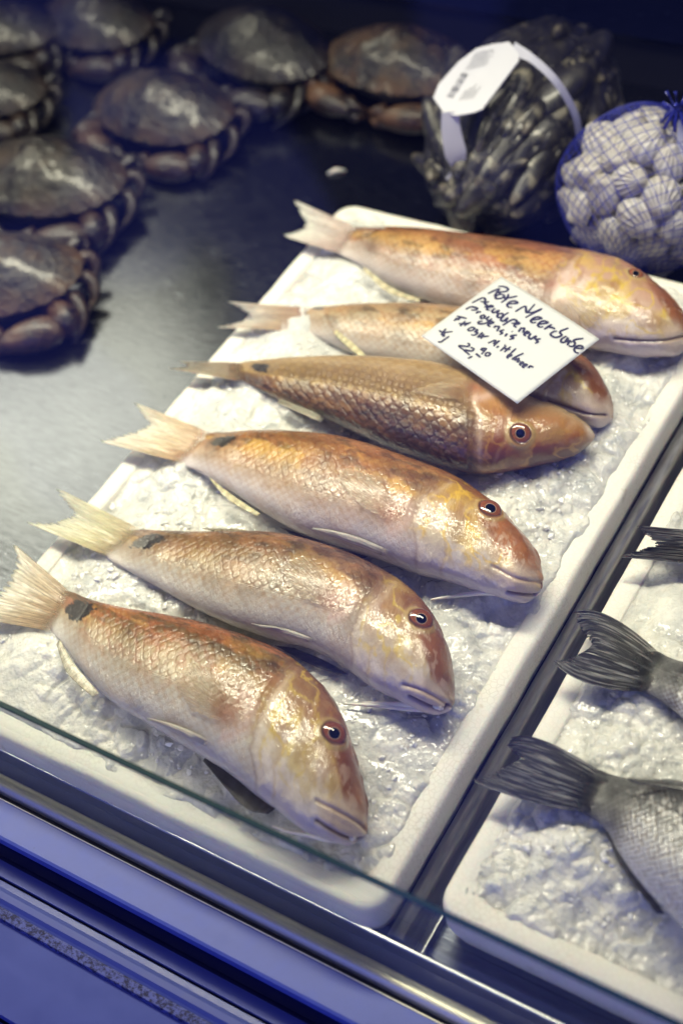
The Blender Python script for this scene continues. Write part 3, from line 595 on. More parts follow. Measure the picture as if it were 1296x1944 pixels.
F3, r3 = mullet(f3, dict(seed=31, label='large golden orange red mullet in mid row with bright yellow on its cheek', pal=pal(gold=(.78, .50, .12), body=((0, (.33, .15, .045)), (.16, (.50, .27, .09)), (.36, (.58, .38, .20)), (.58, (.62, .48, .36)), (.8, (.66, .59, .58)), (1, (.68, .64, .66))), snout=(.36, .14, .035), yellow=(.78, .52, .06)),
  gill=[(850,915),(805,945),(785,990),(795,1040)], eye=(929,966), er=.0076, mouth=[(962,1125),(1000,1130),(1025,1128),(1032,1108)], mouth2=[(935,1075),(980,1098),(1020,1105),(1036,1108)], lip=[(1000,1110,.012),(975,1095,.010)],
  fore=((.80, .40), (.93, .45)), spot=(424,837,.0095,.0056,.3), pit=(742,972,.0075), pect=(((752,955),(735,988)),[(705,905),(672,890),(645,895),(648,925),(690,965)]),
  tail=[(250,762),(268,785),(280,806),(250,820),(215,830),(183,836)], tailc=((.55,.30,.15),(.62,.46,.27),(.70,.66,.52)),
  fins=[('anal_fin',[(397,905),(440,938),(495,975)],[(400,912),(432,948),(486,980)],.063,(.66,.60,.36)),('pelvic_fin',[(700,1056),(620,1035),(560,1010)],[(680,1062),(600,1045),(530,1000)],.056,dk),
        ('dorsal_fin',[(560,826),(640,838)],[(500,818),(570,818)],.066,(.40,.34,.18))],
  blades=[((742,1050),(596,1002),17)],
  barb=[[(985,1138,.056),(930,1132,.055),(870,1138,.052),(818,1146,.051)]]))
F4, r4 = mullet(f4, dict(seed=43, goldw=.12, z=.052, scaly=1, scl=1.3, label='dark copper scaled red mullet just below the price card, back turned to viewer', flip=1, thick=.56,
  pal=pal(body=((0, (.045, .016, .012)), (.36, (.12, .042, .024)), (.50, (.34, .18, .065)), (.55, (.62, .44, .16)), (.72, (.46, .30, .13)), (1, (.50, .36, .18))), streak=(.27, .13, .045), gold=(.72, .50, .18), pink=(.40, .27, .10),
     head=((0, (.12, .035, .018)), (.4, (.32, .11, .035)), (.75, (.45, .22, .07)), (1, (.52, .36, .18))), yellow=(.50, .27, .06), snout=(.22, .065, .022)),
  gill=[(905,722),(895,755),(905,790),(905,840)], eye=(986,823), er=.0070, lip=[(1120,815,.006)],
  spot=(495,697,.0085,.0042,-.3), pect=(((880,738),(878,762)),[(840,728),(800,738),(780,745),(800,752),(835,760)]), pit=(900,735,.007), dots=[(837,731)],
  tail=[(338,687),(352,692),(345,697),(318,699)], tailc=((.40,.25,.14),(.50,.38,.24),(.62,.56,.44)),
  fins=[('anal_fin',[(620,792),(612,802)],[(530,757),(526,764)],.063,cream),('pelvic_fin',[(800,860),(792,868)],[(684,797),(678,806)],.060,cream)]))
F5, r5 = mullet(f5, dict(seed=57, z=.047, thick=.56, label='slim pale red mullet half hidden beneath the handwritten price card', pal=pal(body=((0, (.42, .27, .14)), (.2, (.56, .44, .26)), (.5, (.64, .57, .46)), (1, (.66, .62, .60))), streak=(.50, .33, .17)),
  gill=[(1030,640),(1000,680),(985,740)], mouth=[(1040,762),(1080,775),(1115,786),(1150,788)], lip=[(1150,785,.010),(1120,775,.009)], fore=((.84, .30), (.95, .42)),
  spot=(604,585,.006,.0028,.2), tail=[(432,573),(458,588),(474,602),(450,612),(410,621)], tailc=((.56,.32,.20),(.62,.44,.26),(.68,.64,.54)),
  fins=[('anal_fin',[(636,625),(665,645),(700,680)],[(632,632),(655,655),(690,682)],.063,(.66,.60,.36))]))
F6, r6 = mullet(f6, dict(seed=61, z=.049, label='plump red mullet at the back of the row, its nose cut by the right edge', pal=pal(body=((0, (.36, .14, .06)), (.18, (.48, .24, .12)), (.32, (.58, .42, .33)), (.6, (.64, .55, .48)), (1, (.66, .60, .56))), streak=(.44, .19, .09), head=((0, (.46, .22, .13)), (.35, (.62, .45, .34)), (.65, (.68, .58, .50)), (1, (.66, .56, .54)))),
  gill=[(1090,490),(1055,530),(1045,580),(1060,620)], eye=(1206,521), er=.0055, mouth=[(1165,643),(1215,647),(1262,646),(1305,636)], lip=[(1280,640,.012)], fore=((.90, .24), (.96, .34)),
  pit=(1050,540,.006), pect=(((1070,540),(1050,575)),[(1130,560),(1140,600),(1110,628),(1080,615),(1055,590)]),
  tail=[(555,378),(567,402),(578,426),(560,438),(532,446)], tailc=((.50,.34,.28),(.55,.44,.36),(.68,.66,.56)),
  fins=[('anal_fin',[(690,505),(745,545),(800,568)],[(688,514),(735,555),(792,574)],.063,(.62,.56,.36)),('dorsal_fin',[(690,436),(800,440)],[(660,430),(760,434)],.065,(.25,.12,.08))]))

def bass(st, seed, label, tail, fins=(), tz=None, mid=None):
    F = Fish(st, z=.052, thick=.62); T, Sx, X, Yc = F.TT, F.SS, F.X, F.Yc
    s_ = Sx+.10*(fbm(X*40, Yc*40, 0, 3, seed)-.5)
    Cc = ramp((0, (.035, .04, .045)), (.22, (.07, .075, .085)), (.40, (.26, .27, .28)), (.62, (.52, .53, .56)), (1, (.72, .73, .78)))(s_)
    g = fbm(X*160, Yc*300, 0, 4, seed+1); Cc = mix(Cc, col(.07, .075, .085), .55*ss(.48, .62, g)*ss(.75, .2, s_)); w = fbm(X*260, Yc*420, 0, 3, seed+2); Cc = mix(Cc, col(.8, .8, .8), .55*ss(.52, .66, w)*ss(.1, .3, s_)*ss(.95, .6, s_))
    Cc = mix(Cc, col(.05, .05, .06), .8*np.exp(-((Sx-.33)/.012)**2)*(T > .05))
    Cc = mix(Cc, col(.035, .036, .042), ss(.27, .06, T+.10*(fbm(X*120, Yc*120, 1, 3, seed)-.5))*.92)
    Cc = Cc*1.02; F.disp(.0005*(fbm(X*60, Yc*90, 0, 3, seed)-.5)); n = F.NT*F.NV; tsc = np.stack([X, Yc, ss(.03, .18, T)], -1).reshape(-1, 3)
    body = raw('body', F.P.reshape(-1, 3), gridF(F.NT, F.NV, True)+[tuple(range(F.NV))[::-1], tuple(range(n-F.NV, n))], BASS, None, Cc.reshape(-1, 3), tsc)
    root = empty('sea_bass', F.Cn[F.NT//2]*np.array([1, 1, 0])+np.array([0, 0, .045])); tag(root, label, 'fish', 'grey bass on ice in the right tray')
    zt = F.Cn[2][2]; zr = F.P[20, :, 2].max()+.0002; g = np.random.default_rng(seed)
    def tc_(a, f): q = fbm(a*52, f*4, 0, 3, seed); return np.array((.010, .011, .015))+np.array((.34, .34, .32))*float(ss(.52, .66, q))*(1-f*.8)
    parts = [body, fin('tail_fin', [F.u[20]*.92+F.l[20]*.08, F.l[20]*.92+F.u[20]*.08], tail, zr, FIND, tc_, nr=110, nl=26, rag=.30, ztip=tz or zt+.004, jit=1.0, mid=mid)]
    for nm, r_, t_, z, c_ in fins: parts.append(fin(nm, r_, t_, z, FIND, lambda a, f, c_=c_: np.array(c_), nr=18, nl=12, rag=.1))
    rootpar(parts, root)
bass([((1108,1440),(1070,1532)),((1150,1466),(1105,1545)),((1205,1480),(1145,1572)),((1272,1482),(1175,1622)),((1345,1500),(1215,1678)),((1415,1530),(1270,1738)),((1485,1580),(1330,1795)),((1555,1650),(1400,1855)),((1610,1720),(1480,1900)),((1660,1800),(1570,1935)),((1700,1880),(1650,1950))], 71,
  'silver grey bass nearest the glass, its frayed black tail over the bar', [(968,1401),(962,1420),(985,1440),(955,1455),(930,1468),(891,1480)],
  [('anal_fin',[(1160,1580),(1195,1640),(1262,1735)],[(1148,1580),(1180,1650),(1245,1735)],.055,(.06,.06,.08)),('dorsal_fin',[(1200,1486),(1400,1520)],[(1190,1477),(1390,1505)],.078,(.03,.03,.035))], mid=[(1036,1408),(1000,1520)])
bass([((1228,1222),(1185,1308)),((1275,1250),(1235,1322)),((1330,1265),(1285,1355)),((1400,1280),(1330,1400)),((1470,1300),(1390,1450)),((1540,1340),(1460,1500)),((1610,1390),(1540,1540)),((1670,1450),(1620,1560)),((1710,1510),(1690,1570))], 73,
  'grey bass with dark forked tail in the middle of the right tray', [(1087,1162),(1100,1195),(1128,1232),(1100,1242),(1075,1250),(1047,1254)], mid=[(1160,1172),(1118,1298)])
bass([((1330,1000),(1325,1072)),((1380,1010),(1370,1085)),((1440,1020),(1420,1120)),((1520,1040),(1490,1165)),((1600,1080),(1560,1200)),((1660,1130),(1630,1215)),((1690,1180),(1680,1215))], 79,
  'furthest grey bass, only its black tail showing at the right edge', [(1201,997),(1215,1010),(1240,1034),(1222,1040),(1200,1046),(1173,1057)])

# ------------------------------------------------------------------ price card with handwriting
q4 = [(799, 636), (951.5, 527), (1136, 642), (982, 768)]
cz = .1015; qc = [at(*p, z) for p, z in zip(q4, (.1005, .1040, .1030, .0995))]
cO = (qc[0]+qc[1]+qc[2]+qc[3])/4; cU = (qc[3]-qc[0]+qc[2]-qc[1])/2; cV = (qc[1]-qc[0]+qc[2]-qc[3])/2; cO = cO-cU/2-cV/2
cN = np.cross(cU, cV); cN /= np.linalg.norm(cN)
if cN[2] < 0: cN = -cN
Mi = np.linalg.pinv(np.stack([cU, cV], 1))
def cuv(px):
    d = RM@np.array([px[0]-CX, -(px[1]-CY), -FPX]); p = CAM+d*(((cO-CAM)@cN)/(d@cN)); return Mi@(p-cO)
curl = lambda u, v: .0035*(max(0, v-.55)**2)*4*0+.0022*math.sin(u*3.0)*math.sin(v*2.6)
M = Mt('paper', Base_Color=(.58, .58, .57), Roughness=.5, Subsurface_Weight=.1); M.bump(M.noise(M.co(), 90, 3), .15, .001); PAPER = M.m
M = Mt('pen_ink', Base_Color=(.012, .012, .06), Roughness=.4); INK = M.m
V, n_ = [], 26
for s_ in (1, 0):
    for i in range(n_):
        for j in range(n_):
            u, v = i/(n_-1), j/(n_-1); V.append(cO+cU*u+cV*v+cN*(curl(u, v)-(0 if s_ else .0004)))
Fp = gridF(n_, n_)+gridF(n_, n_, off=n_*n_, flip=True); rim = [i*n_ for i in range(n_)]+[(n_-1)*n_+j for j in range(1, n_)]+[i*n_+n_-1 for i in range(n_-2, -1, -1)]+[j for j in range(n_-2, 0, -1)]
Fp += [(a, b, b+n_*n_, a+n_*n_) for a, b in zip(rim, rim[1:]+rim[:1])]
cardroot = empty('price_card', cO+cU*.5+cV*.5-cN*.002); tag(cardroot, 'white square price card with blue handwriting lying across the mullets', 'price card')
sheet = raw('card_sheet', V, Fp, PAPER)
ST = {'a': (780, 520, 3.4105, [[(675,258),(738,222),(748,265),(802,205)],[(748,265),(790,262),(845,238),(740,298)]]),
 'b': (860, 530, 4.469, [[(290,128),(340,105),(385,85)],[(395,82),(345,155)],[(380,65),(430,68),(465,90),(445,112),(385,118),(405,135)],[(400,135),(365,150),(360,172),(395,175),(430,160),(425,142),(400,138)],
  [(470,135),(450,180),(405,212)],[(425,172),(480,168),(545,155)],[(470,225),(545,218),(525,200),(485,205),(458,230),(468,252),(500,257)],
  [(668,368),(748,352),(720,338),(680,350),(658,375),(675,390),(705,386)],[(730,402),(802,388),(775,373),(740,382),(718,410),(735,426),(765,422)],[(835,400),(770,445)],[(812,425),(840,428),(864,440)],
  [(975,425),(905,460),(918,490),(865,510),(825,487),(850,462),(882,456)],[(960,495),(920,520),(915,545),(945,545),(972,508),(962,548)],[(990,525),(965,572)],[(980,535),(1008,545)],
  [(1102,510),(1045,518),(1020,532),(1032,556),(1010,580),(978,576)],[(1040,592),(1096,592),(1085,572),(1050,575),(1025,600),(1035,625),(1062,633)],
  [(158,205),(245,165),(272,180),(260,200),(230,194)],[(305,198),(265,212),(288,235),(262,250)],[(292,252),(338,247),(320,234),(294,250),(285,270),(312,275)],[(358,262),(330,282),(345,300),(388,280),(370,312)],
  [(470,300),(400,342),(375,335),(385,315),(420,310),(412,345)],[(430,330),(405,360),(425,376),(462,348),(445,382)],[(420,412),(500,365),(537,372),(530,392),(495,396)],[(522,408),(562,398),(545,388),(518,415),(538,432)],
  [(555,470),(580,430)],[(575,440),(604,440),(590,477)],[(605,484),(642,477),(625,464),(602,490),(618,504)],[(660,480),(640,512),(660,527),(702,502),(690,532)],[(742,525),(705,532),(718,552),(692,562)],
  [(105,262),(150,240),(203,255),(190,270),(150,268)],[(195,302),(215,280)],[(210,287),(237,290)],[(268,315),(235,325),(240,347),(265,337),(270,320),(265,352)],[(308,330),(285,350),(300,370)],[(330,350),(280,388),(222,392),(215,375),(250,370)],
  [(298,400),(342,388),(320,376),(296,405),(316,422)],[(345,432),(365,410)],[(362,418),(390,425),(370,462)],[(435,450),(400,460),(418,478),(392,490)],[(458,480),(440,507)],[(498,463),(503,468)],[(542,495),(490,502),(512,522),(475,532)]]),
 'c': (790, 570, 5.184, [[(395,160),(498,190)],[(440,175),(365,207)],[(380,182),(425,200)],[(415,238),(480,240),(540,230)],[(430,265),(482,215)],[(470,262),(540,228)],[(505,300),(545,280),(572,290),(552,310),(515,312),(505,297)],
  [(582,300),(605,310),(578,325),(605,338),(575,358),(538,352)],[(655,332),(600,383)],[(600,378),(718,372)],[(665,348),(635,397)],[(705,440),(778,415),(765,450),(818,420),(760,472)],[(812,470),(790,488)],[(868,459),(876,463)],
  [(885,468),(825,520)],[(930,478),(865,530)],[(850,490),(925,508)],[(982,495),(915,555)],[(895,578),(937,562),(915,552),(893,575),(905,590)],[(1055,540),(965,582),(940,602)],[(950,602),(978,580),(975,607),(1008,590),(995,625),(1022,608)],
  [(1015,645),(1052,632),(1035,624),(1018,645),(1030,658)],[(1048,668),(1088,652),(1065,644),(1045,668),(1062,680)],[(1100,682),(1120,662),(1152,672)],
  [(222,298),(262,320),(358,315)],[(292,283),(262,318),(242,348)],[(280,330),(262,355),(285,358)],[(325,360),(275,392),(238,415),(212,408)],
  [(505,432),(522,448),(505,465),(418,455),(470,500)],[(535,473),(565,492),(542,510),(470,498),(525,547)],[(552,560),(505,580)],[(692,490),(650,488),(640,502),(675,507),(690,492),(665,520),(640,545)],[(675,545),(700,530),(727,540),(715,558),(685,560),(675,545)],[(585,535),(632,574)]])}
mb = MB()
for k, (ox, oy, sc, strokes) in ST.items():
    for s_ in strokes:
        s_ = np.array(s_, float)/sc+np.array([ox, oy]); t = np.linspace(0, 1, max(4, len(s_)*5)); q = crom(s_, t) if len(s_) > 2 else s_[0]+(s_[1]-s_[0])*t[:, None]
        P = []
        for p in q: u, v = cuv(p); P.append(cO+cU*u+cV*v+cN*(curl(u, v)+.0002))
        P = np.array(P); Tn = np.gradient(P, axis=0); Tn /= np.linalg.norm(Tn, axis=1)[:, None]+1e-9; sd_ = np.cross(cN, Tn); wd = .00068*(1 if k != 'b' else 1.08)*(.75+.5*np.sin(np.linspace(.5, 2.9, len(P))))
        V = np.stack([P-sd_*wd[:, None], P+sd_*wd[:, None]], 1).reshape(-1, 3); mb.add(V, gridF(len(P), 2))
rootpar([sheet, mb.build('handwriting', INK, smooth=False)], cardroot)

# ------------------------------------------------------------------ crabs
M = Mt('crab_shell', Roughness=.5, Coat_Weight=.35, Coat_Roughness=.16); v = M.co(); n1 = M.noise(v, 25, 4); n2 = M.noise(v, 200, 5, .75)
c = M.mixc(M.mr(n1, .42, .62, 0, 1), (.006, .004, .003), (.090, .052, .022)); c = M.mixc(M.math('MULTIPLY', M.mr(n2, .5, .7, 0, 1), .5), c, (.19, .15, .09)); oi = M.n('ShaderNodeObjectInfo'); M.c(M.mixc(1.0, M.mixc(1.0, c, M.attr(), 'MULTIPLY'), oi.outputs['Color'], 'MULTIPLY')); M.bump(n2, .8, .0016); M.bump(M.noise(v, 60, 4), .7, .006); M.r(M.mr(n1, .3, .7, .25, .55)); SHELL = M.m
def lathe_ell(mb, c, ax, r, n=14, m=18, fn=None):
    """blob: ellipsoid at c with axis vectors ax (3x3 rows) and radii r"""
    V = []
    for i in range(n+1):
        a = math.pi*i/n
        for j in range(m):
            b = 2*math.pi*j/m; p = np.array([math.cos(a), math.sin(a)*math.cos(b), math.sin(a)*math.sin(b)])
            if fn: p = fn(p)
            V.append(np.array(c)+(p*np.array(r))@np.array(ax))
    mb.add(V, gridF(n+1, m, True))
def make_crab(sd=3):
    """18 cm edible crab in its own frame: front faces -y"""
    root = empty('brown_crab'); pts = []
    nr, na = 26, 96; V, K = [], []
    for sgn in (1, -1):
        for i in range(nr+1):
            f = i/nr
            for j in range(na):
                a = 2*math.pi*j/na; ca, sa = math.cos(a), math.sin(a)
                rx = .083; ry = .052 if sa < 0 else .050
                crim = 1+.028*abs(math.sin(a*13))*(f > .8)*(1 if sa < .35 else .2)
                x = rx*np.sign(ca)*abs(ca)**.9*f*crim; y = ry*np.sign(sa)*abs(sa)**.95*f*crim*(1-.10*abs(ca)*(sa > 0))
                h = (1-f**2.3); z = .030*h*(1+.10*math.cos(x*70)*(1-f)) if sgn > 0 else -.012*(1-f**3)
                z += .010*(fbm(x*38+9, y*38+9, sd*1.7, 4, 3)-.5)*h
                V.append((x, y, z+.034)); q = 1+.5*float(ss(.75, 1, f)); K.append((q, q*.95, q*.85) if sgn > 0 else (2.0, 1.7, 1.3))
    F = gridF(nr+1, na, True)+gridF(nr+1, na, True, off=(nr+1)*na, flip=True)
    pts.append(raw('carapace', V, F, SHELL, root, np.minimum(np.array(K)/2, 1)*1))
    mb = MB(); lathe_ell(mb, (0, -.004, .021), np.eye(3), (.060, .040, .017)); mb.c = [(.30, .24, .18)]*len(mb.V); mb.build('underbody', SHELL, root, cols=True)  # underbody tinted dark, the shade beneath the shell is in its colour
    for s in (-1, 1):
        cl = MB()                                     # folded claw: arm, hand, two fingers
        cl.tube([(s*.055, -.030, .020), (s*.076, -.048, .022), (s*.072, -.060, .022)], [.010, .012, .013], 12)
        lathe_ell(cl, (s*.045, -.066, .021), np.array([[s*-.93, -.25, 0], [.25, -.93*s, 0], [0, 0, 1]]), (.033, .016, .014), fn=lambda p: p*np.array([1, 1-.25*p[0], 1-.25*p[0]]))
        cl.tube([(s*.022, -.066, .026), (s*.010, -.070, .024), (s*.001, -.066, .020)], [.0075, .005, .002], 8)
        cl.tube([(s*.024, -.070, .015), (s*.012, -.073, .014), (s*.003, -.068, .015)], [.007, .0045, .002], 8)
        cl.c = [(.62, .46, .34)]*len(cl.V); cl.build('claw', SHELL, root, cols=True)
        for k in range(4):
            lg = MB(); a = R_(-28+26*k); bx, by = s*.062*math.cos(a*.6), .030*math.sin(a)+.0
            d = np.array([s*math.cos(a), math.sin(a)]); 
            p = [(bx, by, .018), (bx+d[0]*.024, by+d[1]*.030, .024), (bx+d[0]*.030, by+d[1]*.042-.014, .014), (bx+d[0]*.018, by+d[1]*.040-.034, .004)]
            P = crom(p, np.linspace(0, 1, 16)); r = np.interp(np.linspace(0, 1, 16), [0, .3, .36, .62, .68, 1], [.0055, .0072, .0055, .0058, .0042, .0012]); lg.tube(P, r, 8, flat=.75)
            lg.c = [(.30, .24, .20)]*len(lg.V); lg.build('leg', SHELL, root, cols=True)
        ey = MB(); lathe_ell(ey, (s*.013, -.051, .034), np.eye(3), (.0028, .0028, .0028), 8, 10); ey.c = [(.05, .05, .05)]*len(ey.V); ey.build('eye', SHELL, root, cols=True)
    return root
crab0 = make_crab()
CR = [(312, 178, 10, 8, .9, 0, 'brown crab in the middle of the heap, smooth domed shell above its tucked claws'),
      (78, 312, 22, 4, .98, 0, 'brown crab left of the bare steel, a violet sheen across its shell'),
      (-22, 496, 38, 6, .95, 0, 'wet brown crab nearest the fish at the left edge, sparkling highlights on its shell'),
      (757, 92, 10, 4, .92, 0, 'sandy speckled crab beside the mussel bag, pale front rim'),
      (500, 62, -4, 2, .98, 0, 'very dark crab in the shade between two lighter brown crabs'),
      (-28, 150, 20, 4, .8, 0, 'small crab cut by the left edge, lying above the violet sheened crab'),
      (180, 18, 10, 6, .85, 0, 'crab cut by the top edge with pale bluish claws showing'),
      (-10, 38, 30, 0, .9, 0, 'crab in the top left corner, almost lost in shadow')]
for i, (px, py, yaw, pit, sc, z, lab) in enumerate(CR):
    o = crab0 if i == 0 else make_crab(3+i)          # each shell has its own dents
    for c_ in o.children: c_.color = (*[(.85, .85, .85), (.7, .7, .78), (1.25, 1.15, .9), (1.7, 1.6, 1.4), (.25, .25, .3), (.5, .5, .5), (.6, .65, .7), (.35, .35, .35)][i], 1)  # tint per crab; for the shaded ones the shade is put into the colour
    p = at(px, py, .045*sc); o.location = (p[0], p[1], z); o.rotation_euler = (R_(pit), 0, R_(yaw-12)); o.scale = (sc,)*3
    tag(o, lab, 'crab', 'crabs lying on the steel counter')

# ------------------------------------------------------------------ shellfish in nets
def ribshell(mb, L, Wd, Th, ribs, n=22, m=30, asym=.0):
    pass
def shell_mesh(name, L, Wd, Th, kind, mat):
    """closed two-valve shell, hinge at -x"""
    n, m = 26, 56; V, K = [], []
    for sg in (1, -1):
        for i in range(n+1):
            f = i/n
            for j in range(m):
                a = 2*math.pi*j/m
                if kind == 'cockle':
                    ang = a; R = 1-.10*math.cos(a*1)*0; rx, ry = L/2, Wd/2
                    px, py = rx*math.cos(a)*f-rx*.25*(1-f), ry*math.sin(a)*f
                    th = math.atan2(py, px+rx*1.05); rib = math.sin(th*34)
                    z = Th/2*math.sqrt(max(0, 1-f**2.2))+(.00055*rib*ss(0, .5, f))
                    z += Th*.16*math.exp(-((px+rx*.75)**2+py**2)/(rx*.35)**2)
                    V.append((px, py, sg*max(z, 0))); q = .78+.22*rib; K.append((.66*q, .64*q, .60*q))
                else:
                    rx, ry = L/2, Wd/2; t = math.cos(a); w = (.55+.45*ss(-1, .3, t)); px, py = rx*t*f, ry*math.sin(a)*w*f+.12*ry*(1-t*t)*f
                    z = Th/2*math.sqrt(max(0, 1-f**2))*(.7+.3*w); gr = .5+.5*math.sin(math.hypot(px+rx, py)*1500)
                    V.append((px, py, sg*z)); K.append(np.array((.011, .010, .012))*(1+1.1*gr)+np.array((.20, .17, .11))*float(ss(-.80, -.97, t*f))*.6)
    F = gridF(n+1, m, True)+gridF(n+1, m, True, off=(n+1)*m, flip=True)
    me = raw(name, V, F, mat, None, K); return me
M = Mt('cockle_shell', Roughness=.45, Coat_Weight=.2); n1 = M.noise(M.co(), 60, 4); M.c(M.mixc(.6, M.attr(), M.mixc(M.mr(n1, .35, .65, 0, 1), (.7, .62, .55), (1.0, 1.0, 1.0)), 'MULTIPLY')); M.bump(n1, .3, .001); COCK = M.m
M = Mt('mussel_shell', Roughness=.42, Coat_Weight=.4, Coat_Roughness=.12); oi = M.n('ShaderNodeObjectInfo'); n1 = M.noise(M.co(), 80, 4)
M.c(M.mixc(M.math('MULTIPLY', M.mr(n1, .52, .64, 0, 1), M.mr(oi.outputs['Random'], .55, 1, .1, 1)), M.attr(), (.22, .20, .14))); M.bump(n1, .4, .001); MUSS = M.m
NETB = Mt('blue_net', Base_Color=(.02, .028, .30), Roughness=.35).m
NETD = Mt('dark_blue_net', Base_Color=(.004, .005, .025), Roughness=.35).m
def net(name, c, ax, r, na, nb, rad, mat, twist=1.2, wob=.003, seed=0):
    """diamond net drawn over an ellipsoid; poles on axis 0"""
    mb = MB(); ax = np.array(ax)
    for sgn in (1, -1):
        for k in range(na):
            P = []
            for i in range(nb+1):
                t = math.pi*(.02+.96*i/nb); ph = 2*math.pi*k/na+sgn*twist*2*t
                p = np.array([math.cos(t), math.sin(t)*math.cos(ph), math.sin(t)*math.sin(ph)])
                q = np.array(c)+(p*np.array(r))@ax; w = wob*(vn(q[0]*55, q[1]*55, q[2]*55, seed)-.6); q = q+(p@ax)*w*1.0
                q[2] = max(q[2], .001); P.append(q)
            mb.tube(P, rad, 4)
    return mb.build(name, mat)
def spread(n, seed): 
    k = np.arange(n)+.5; ph = np.arccos(1-2*k/n); th = np.pi*(1+5**.5)*k; return np.stack([np.cos(th)*np.sin(ph), np.sin(th)*np.sin(ph), np.cos(ph)], 1)
def orient(o, p, xax, zax, sc=(1, 1, 1)):
    z = Vector(zax).normalized(); x = Vector(xax); x = (x-z*x.dot(z)).normalized(); y = z.cross(x)
    o.matrix_world = Matrix.Translation(Vector(p)) @ Matrix((x, y, z)).transposed().to_4x4() @ Matrix.Diagonal((*sc, 1))
def fill(proto, c, ax, r, n, seed, along, label, cat, group, name, lab_fn=None, skip=None, smin=.85, smax=1.1, tilt=.35):
    ax = np.array(ax); g = np.random.default_rng(seed); first = True
    for q in spread(n, seed):
        q = q+g.normal(0, .03, 3); q /= np.linalg.norm(q); p = np.array(c)+(q*np.array(r))@ax
        nn = (q/np.array(r))@ax; nn /= np.linalg.norm(nn)
        if p[2] < .004 or nn@(CAM-p) < -.12*np.linalg.norm(CAM-p): continue
        o = proto if first else proto.copy()
        if not first: C.objects.link(o)
        first = False; nn = nn+g.normal(0, tilt*.4, 3); xa = (along+g.normal(0, .13, 3))*(1 if g.random() < .6 else -1) if along is not None else g.normal(0, 1, 3)
        s = g.uniform(smin, smax); orient(o, p, xa, nn, (s, s*g.uniform(.9, 1.08), s)); o.name = name; tag(o, label, cat, group)
# cockles
cc = at(1226, 354, .068); axI = np.eye(3)
ck = shell_mesh('cockle', .032, .029, .026, 'cockle', COCK)
fill(ck, cc-np.array([0, 0, .006]), axI, (.053, .047, .050), 58, 5, None, 'pale ribbed cockle inside the blue net bag at the right edge', 'cockle', 'cockles in the blue net bag', 'cockle')
ck2 = shell_mesh('cockle', .032, .029, .026, 'cockle', COCK)
fill(ck2, cc-np.array([0, 0, .008]), axI, (.036, .033, .034), 22, 6, None, 'pale ribbed cockle inside the blue net bag at the right edge', 'cockle', 'cockles in the blue net bag', 'cockle')
cb = empty('cockle_net_bag', (cc[0], cc[1], 0)); tag(cb, 'blue net bag packed round with pale cockles at the right edge', 'net bag')
ax2 = np.array([[0, .8944, .4472], [1, 0, 0], [0, -.4472, .8944]]); parts = [net('netting', cc-np.array([0, 0, .003]), ax2, (.063, .069, .066), 34, 60, .00034, NETB, .55)]
mb = MB(); kx = at(1286, 205, .142)
for k in range(9):
    a = 2*math.pi*k/9; mb.tube([kx+np.array([.012*math.cos(a), .012*math.sin(a), -.012]), kx+np.array([.003*math.cos(a), .003*math.sin(a), 0]), kx+np.array([.011*math.cos(a), .010*math.sin(a), .007+.003*math.sin(a*3)])], .0014, 5)
parts.append(mb.build('gathered_neck', NETB))
# mussels
mc = at(992, 215, .065); d1 = at(1110, 60, .065)-at(900, 350, .065); d1[2] = 0; L1 = np.linalg.norm(d1); d1 /= L1; d2 = np.array([-d1[1], d1[0], 0]); axm = np.array([d1, d2, (0, 0, 1)])
ms = shell_mesh('mussel', .105, .030, .024, 'mussel', MUSS)
print('mussel bag', mc, L1)
fill(ms, mc-np.array([0, 0, .010]), axm, (L1*.42, .060, .056), 170, 9, d1, 'dark mussel packed in the net bag behind the fish', 'mussel', 'mussels in the dark net bag', 'mussel', smin=.75, smax=1.15, tilt=.3)
mbag = empty('mussel_net_bag', (mc[0], mc[1], 0)); tag(mbag, 'long dark net bag packed with mussels, white paper label looped round it', 'net bag')
mp_ = [net('netting', mc-np.array([0, 0, .008]), axm, (L1*.53, .071, .064), 16, 60, .00025, NETD, .8, seed=4)]
# the label band looped over the mussel bag
def slab(name, poly, mat, thick=.0012, n=None):
    """thin tag following traced outline points (px, py, z)"""
    P = np.array([at(*p) for p in poly]); c = P.mean(0); nrm = np.zeros(3)
    for a, b in zip(P, np.roll(P, -1, 0)): nrm += np.cross(a-c, b-c)
    nrm /= np.linalg.norm(nrm); nrm *= np.sign(nrm[2]); n = len(P); D_ = P-CAM; P = CAM+D_*(((c-CAM)@nrm)/(D_@nrm))[:, None]; global LC; LC = c; V = list(P+nrm*thick/2)+list(P-nrm*thick/2)
    return raw(name, V, [tuple(range(n)), tuple(range(2*n-1, n-1, -1))]+[(i, n+i, n+(i+1) % n, (i+1) % n) for i in range(n)], mat, smooth=False), nrm
LABM = Mt('label_paper', Base_Color=(.56, .56, .58), Roughness=.45).m
zt_ = .150
lab, ln = slab('paper_label', [(822,186,.128),(833,160,.132),(870,118,.142),(905,92,.149),(938,84,.152),(966,80,.154),(985,104,.150),(984,116,.148),(915,208,.130),(900,214,.128),(868,220,.125),(845,218,.125),(840,212,.125)], LABM)
band = MB(); band2 = MB()
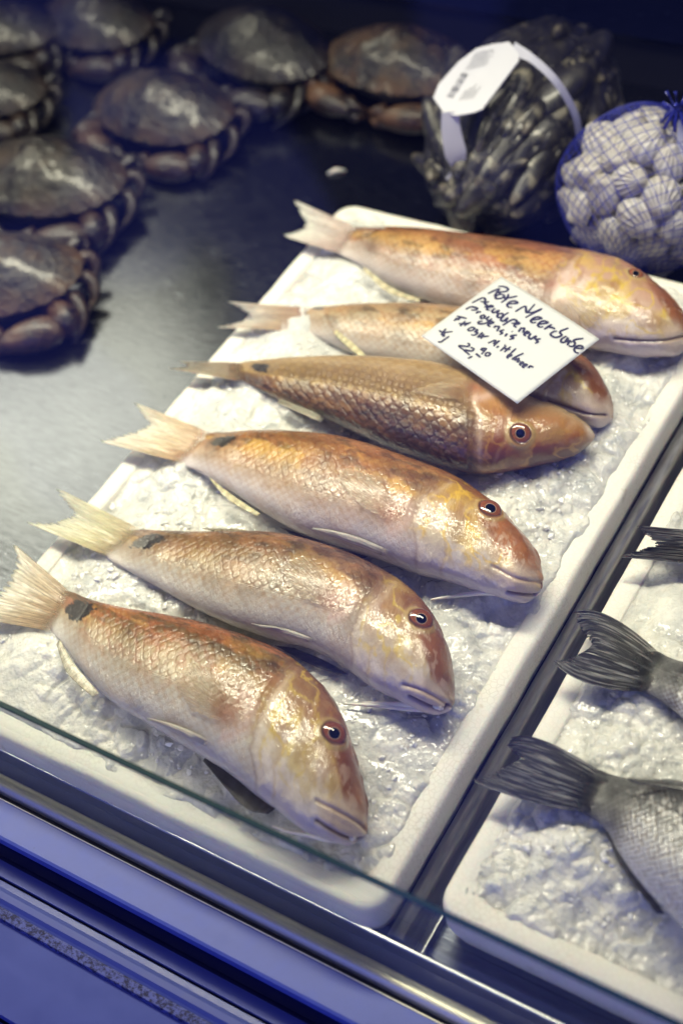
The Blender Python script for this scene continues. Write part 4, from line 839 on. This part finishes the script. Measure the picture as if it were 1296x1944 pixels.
def ribbon(pts, w, mb, th=.001):
    P = crom(np.array([at(*p) for p in pts]), np.linspace(0, 1, 30)); T = np.gradient(P, axis=0); T /= np.linalg.norm(T, axis=1)[:, None]; D = P-CAM; D /= np.linalg.norm(D, axis=1)[:, None]; sd_ = np.cross(T, D); sd_ /= np.linalg.norm(sd_, axis=1)[:, None]; ww = np.interp(np.linspace(0, 1, 30), np.linspace(0, 1, len(w)), w)[:, None]; nn = np.cross(sd_, T)*th/2
    V = np.concatenate([P-sd_*ww+nn, P+sd_*ww+nn, P+sd_*ww-nn, P-sd_*ww-nn], 1).reshape(-1, 3); mb.add(V, gridF(30, 4, True)+[(0, 1, 2, 3), (119, 118, 117, 116)])
ribbon([(854,212,.127),(856,250,.112),(864,290,.095),(869,320,.080),(862,345,.07)], [.0065, .0075, .0085, .0045, .0075], band)
ribbon([(972,92,.152),(1010,112,.150),(1055,155,.135),(1090,215,.105),(1101,272,.075)], [.005, .003, .0028, .0026, .0026], band2)
lb = band.build('label_band', LABM); lb2 = band2.build('label_loop', LABM, smooth=False); lb.data.polygons.foreach_set('use_smooth', [False]*len(lb.data.polygons))
pr = MB(); up_ = ln*.0012
LP = np.array([at(845, 218, .125), at(905, 92, .149), at(985, 104, .150)])
def lab_pt(px, py):                                        # onto the label's plane
    d = RM@np.array([px-CX, -(py-CY), -FPX]); t = ((LC-CAM)@ln)/(d@ln); return CAM+d*t+ln*.0009
def quad(mb, pts): mb.add([lab_pt(*p) for p in pts], [(0, 1, 2, 3)])
rb = np.random.default_rng(3)
for k in range(19):                                        # bar code
    t = k/18; x = 845+t*20.; a = np.array([849, 183])+(np.array([877, 139])-[849, 183])*t; w = rb.choice([.35, .6, 1.0]); u = np.array([12.5, 3.0])
    e_ = (np.array([877, 139])-[849, 183]); e_ = e_/np.linalg.norm(e_)*w; b_ = a+u; quad(pr, [a-e_, b_-e_, b_+e_, a+e_])
for k in range(9):                                         # fine print
    a = np.array([884, 133])+np.array([2.5, -4.3])*k*.9; L_ = 44-1.2*k+rb.uniform(-8, 4); dr = np.array([.955, -.30])*0+np.array([.97, -.23])
    x_ = 0
    while x_ < L_:
        w = rb.uniform(2, 6); p = a+np.array([dr[0], dr[1]])*x_+np.array([0, 0]); q = p+dr*w; n__ = np.array([0, 1.0]); quad(pr, [p, q, q+n__, p+n__]); x_ += w+rb.uniform(1, 2)
for k in range(5):
    a = np.array([872, 192])+np.array([2, 2.6])*0+np.array([7.5, -1.2])*k*.8; b_ = a+np.array([20, -30])*(.6+.4*rb.random()); n__ = np.array([1.0, .3]); quad(pr, [a, b_, b_+n__, a+n__])
prn = pr.build('printing', Mt('print_ink', Base_Color=(.05, .05, .07), Roughness=.5).m, smooth=False)
rootpar(mp_+[lab, lb, lb2, prn], mbag)
tg, _ = slab('paper_tag', [(1286,228,.135),(1310,226,.135),(1312,330,.10),(1290,330,.10),(1284,270,.12)], LABM); parts.append(tg); rootpar(parts, cb)
# small litter on the steel and the foam
dm = MB(); dm.tube([at(622, 330, .001), at(638, 323, .002), at(656, 324, .001)], [.0012, .0022, .0008], 6); tag(dm.build('shell_splinter', BARB), 'tiny pale splinter on the dark steel above the fish', 'splinter')
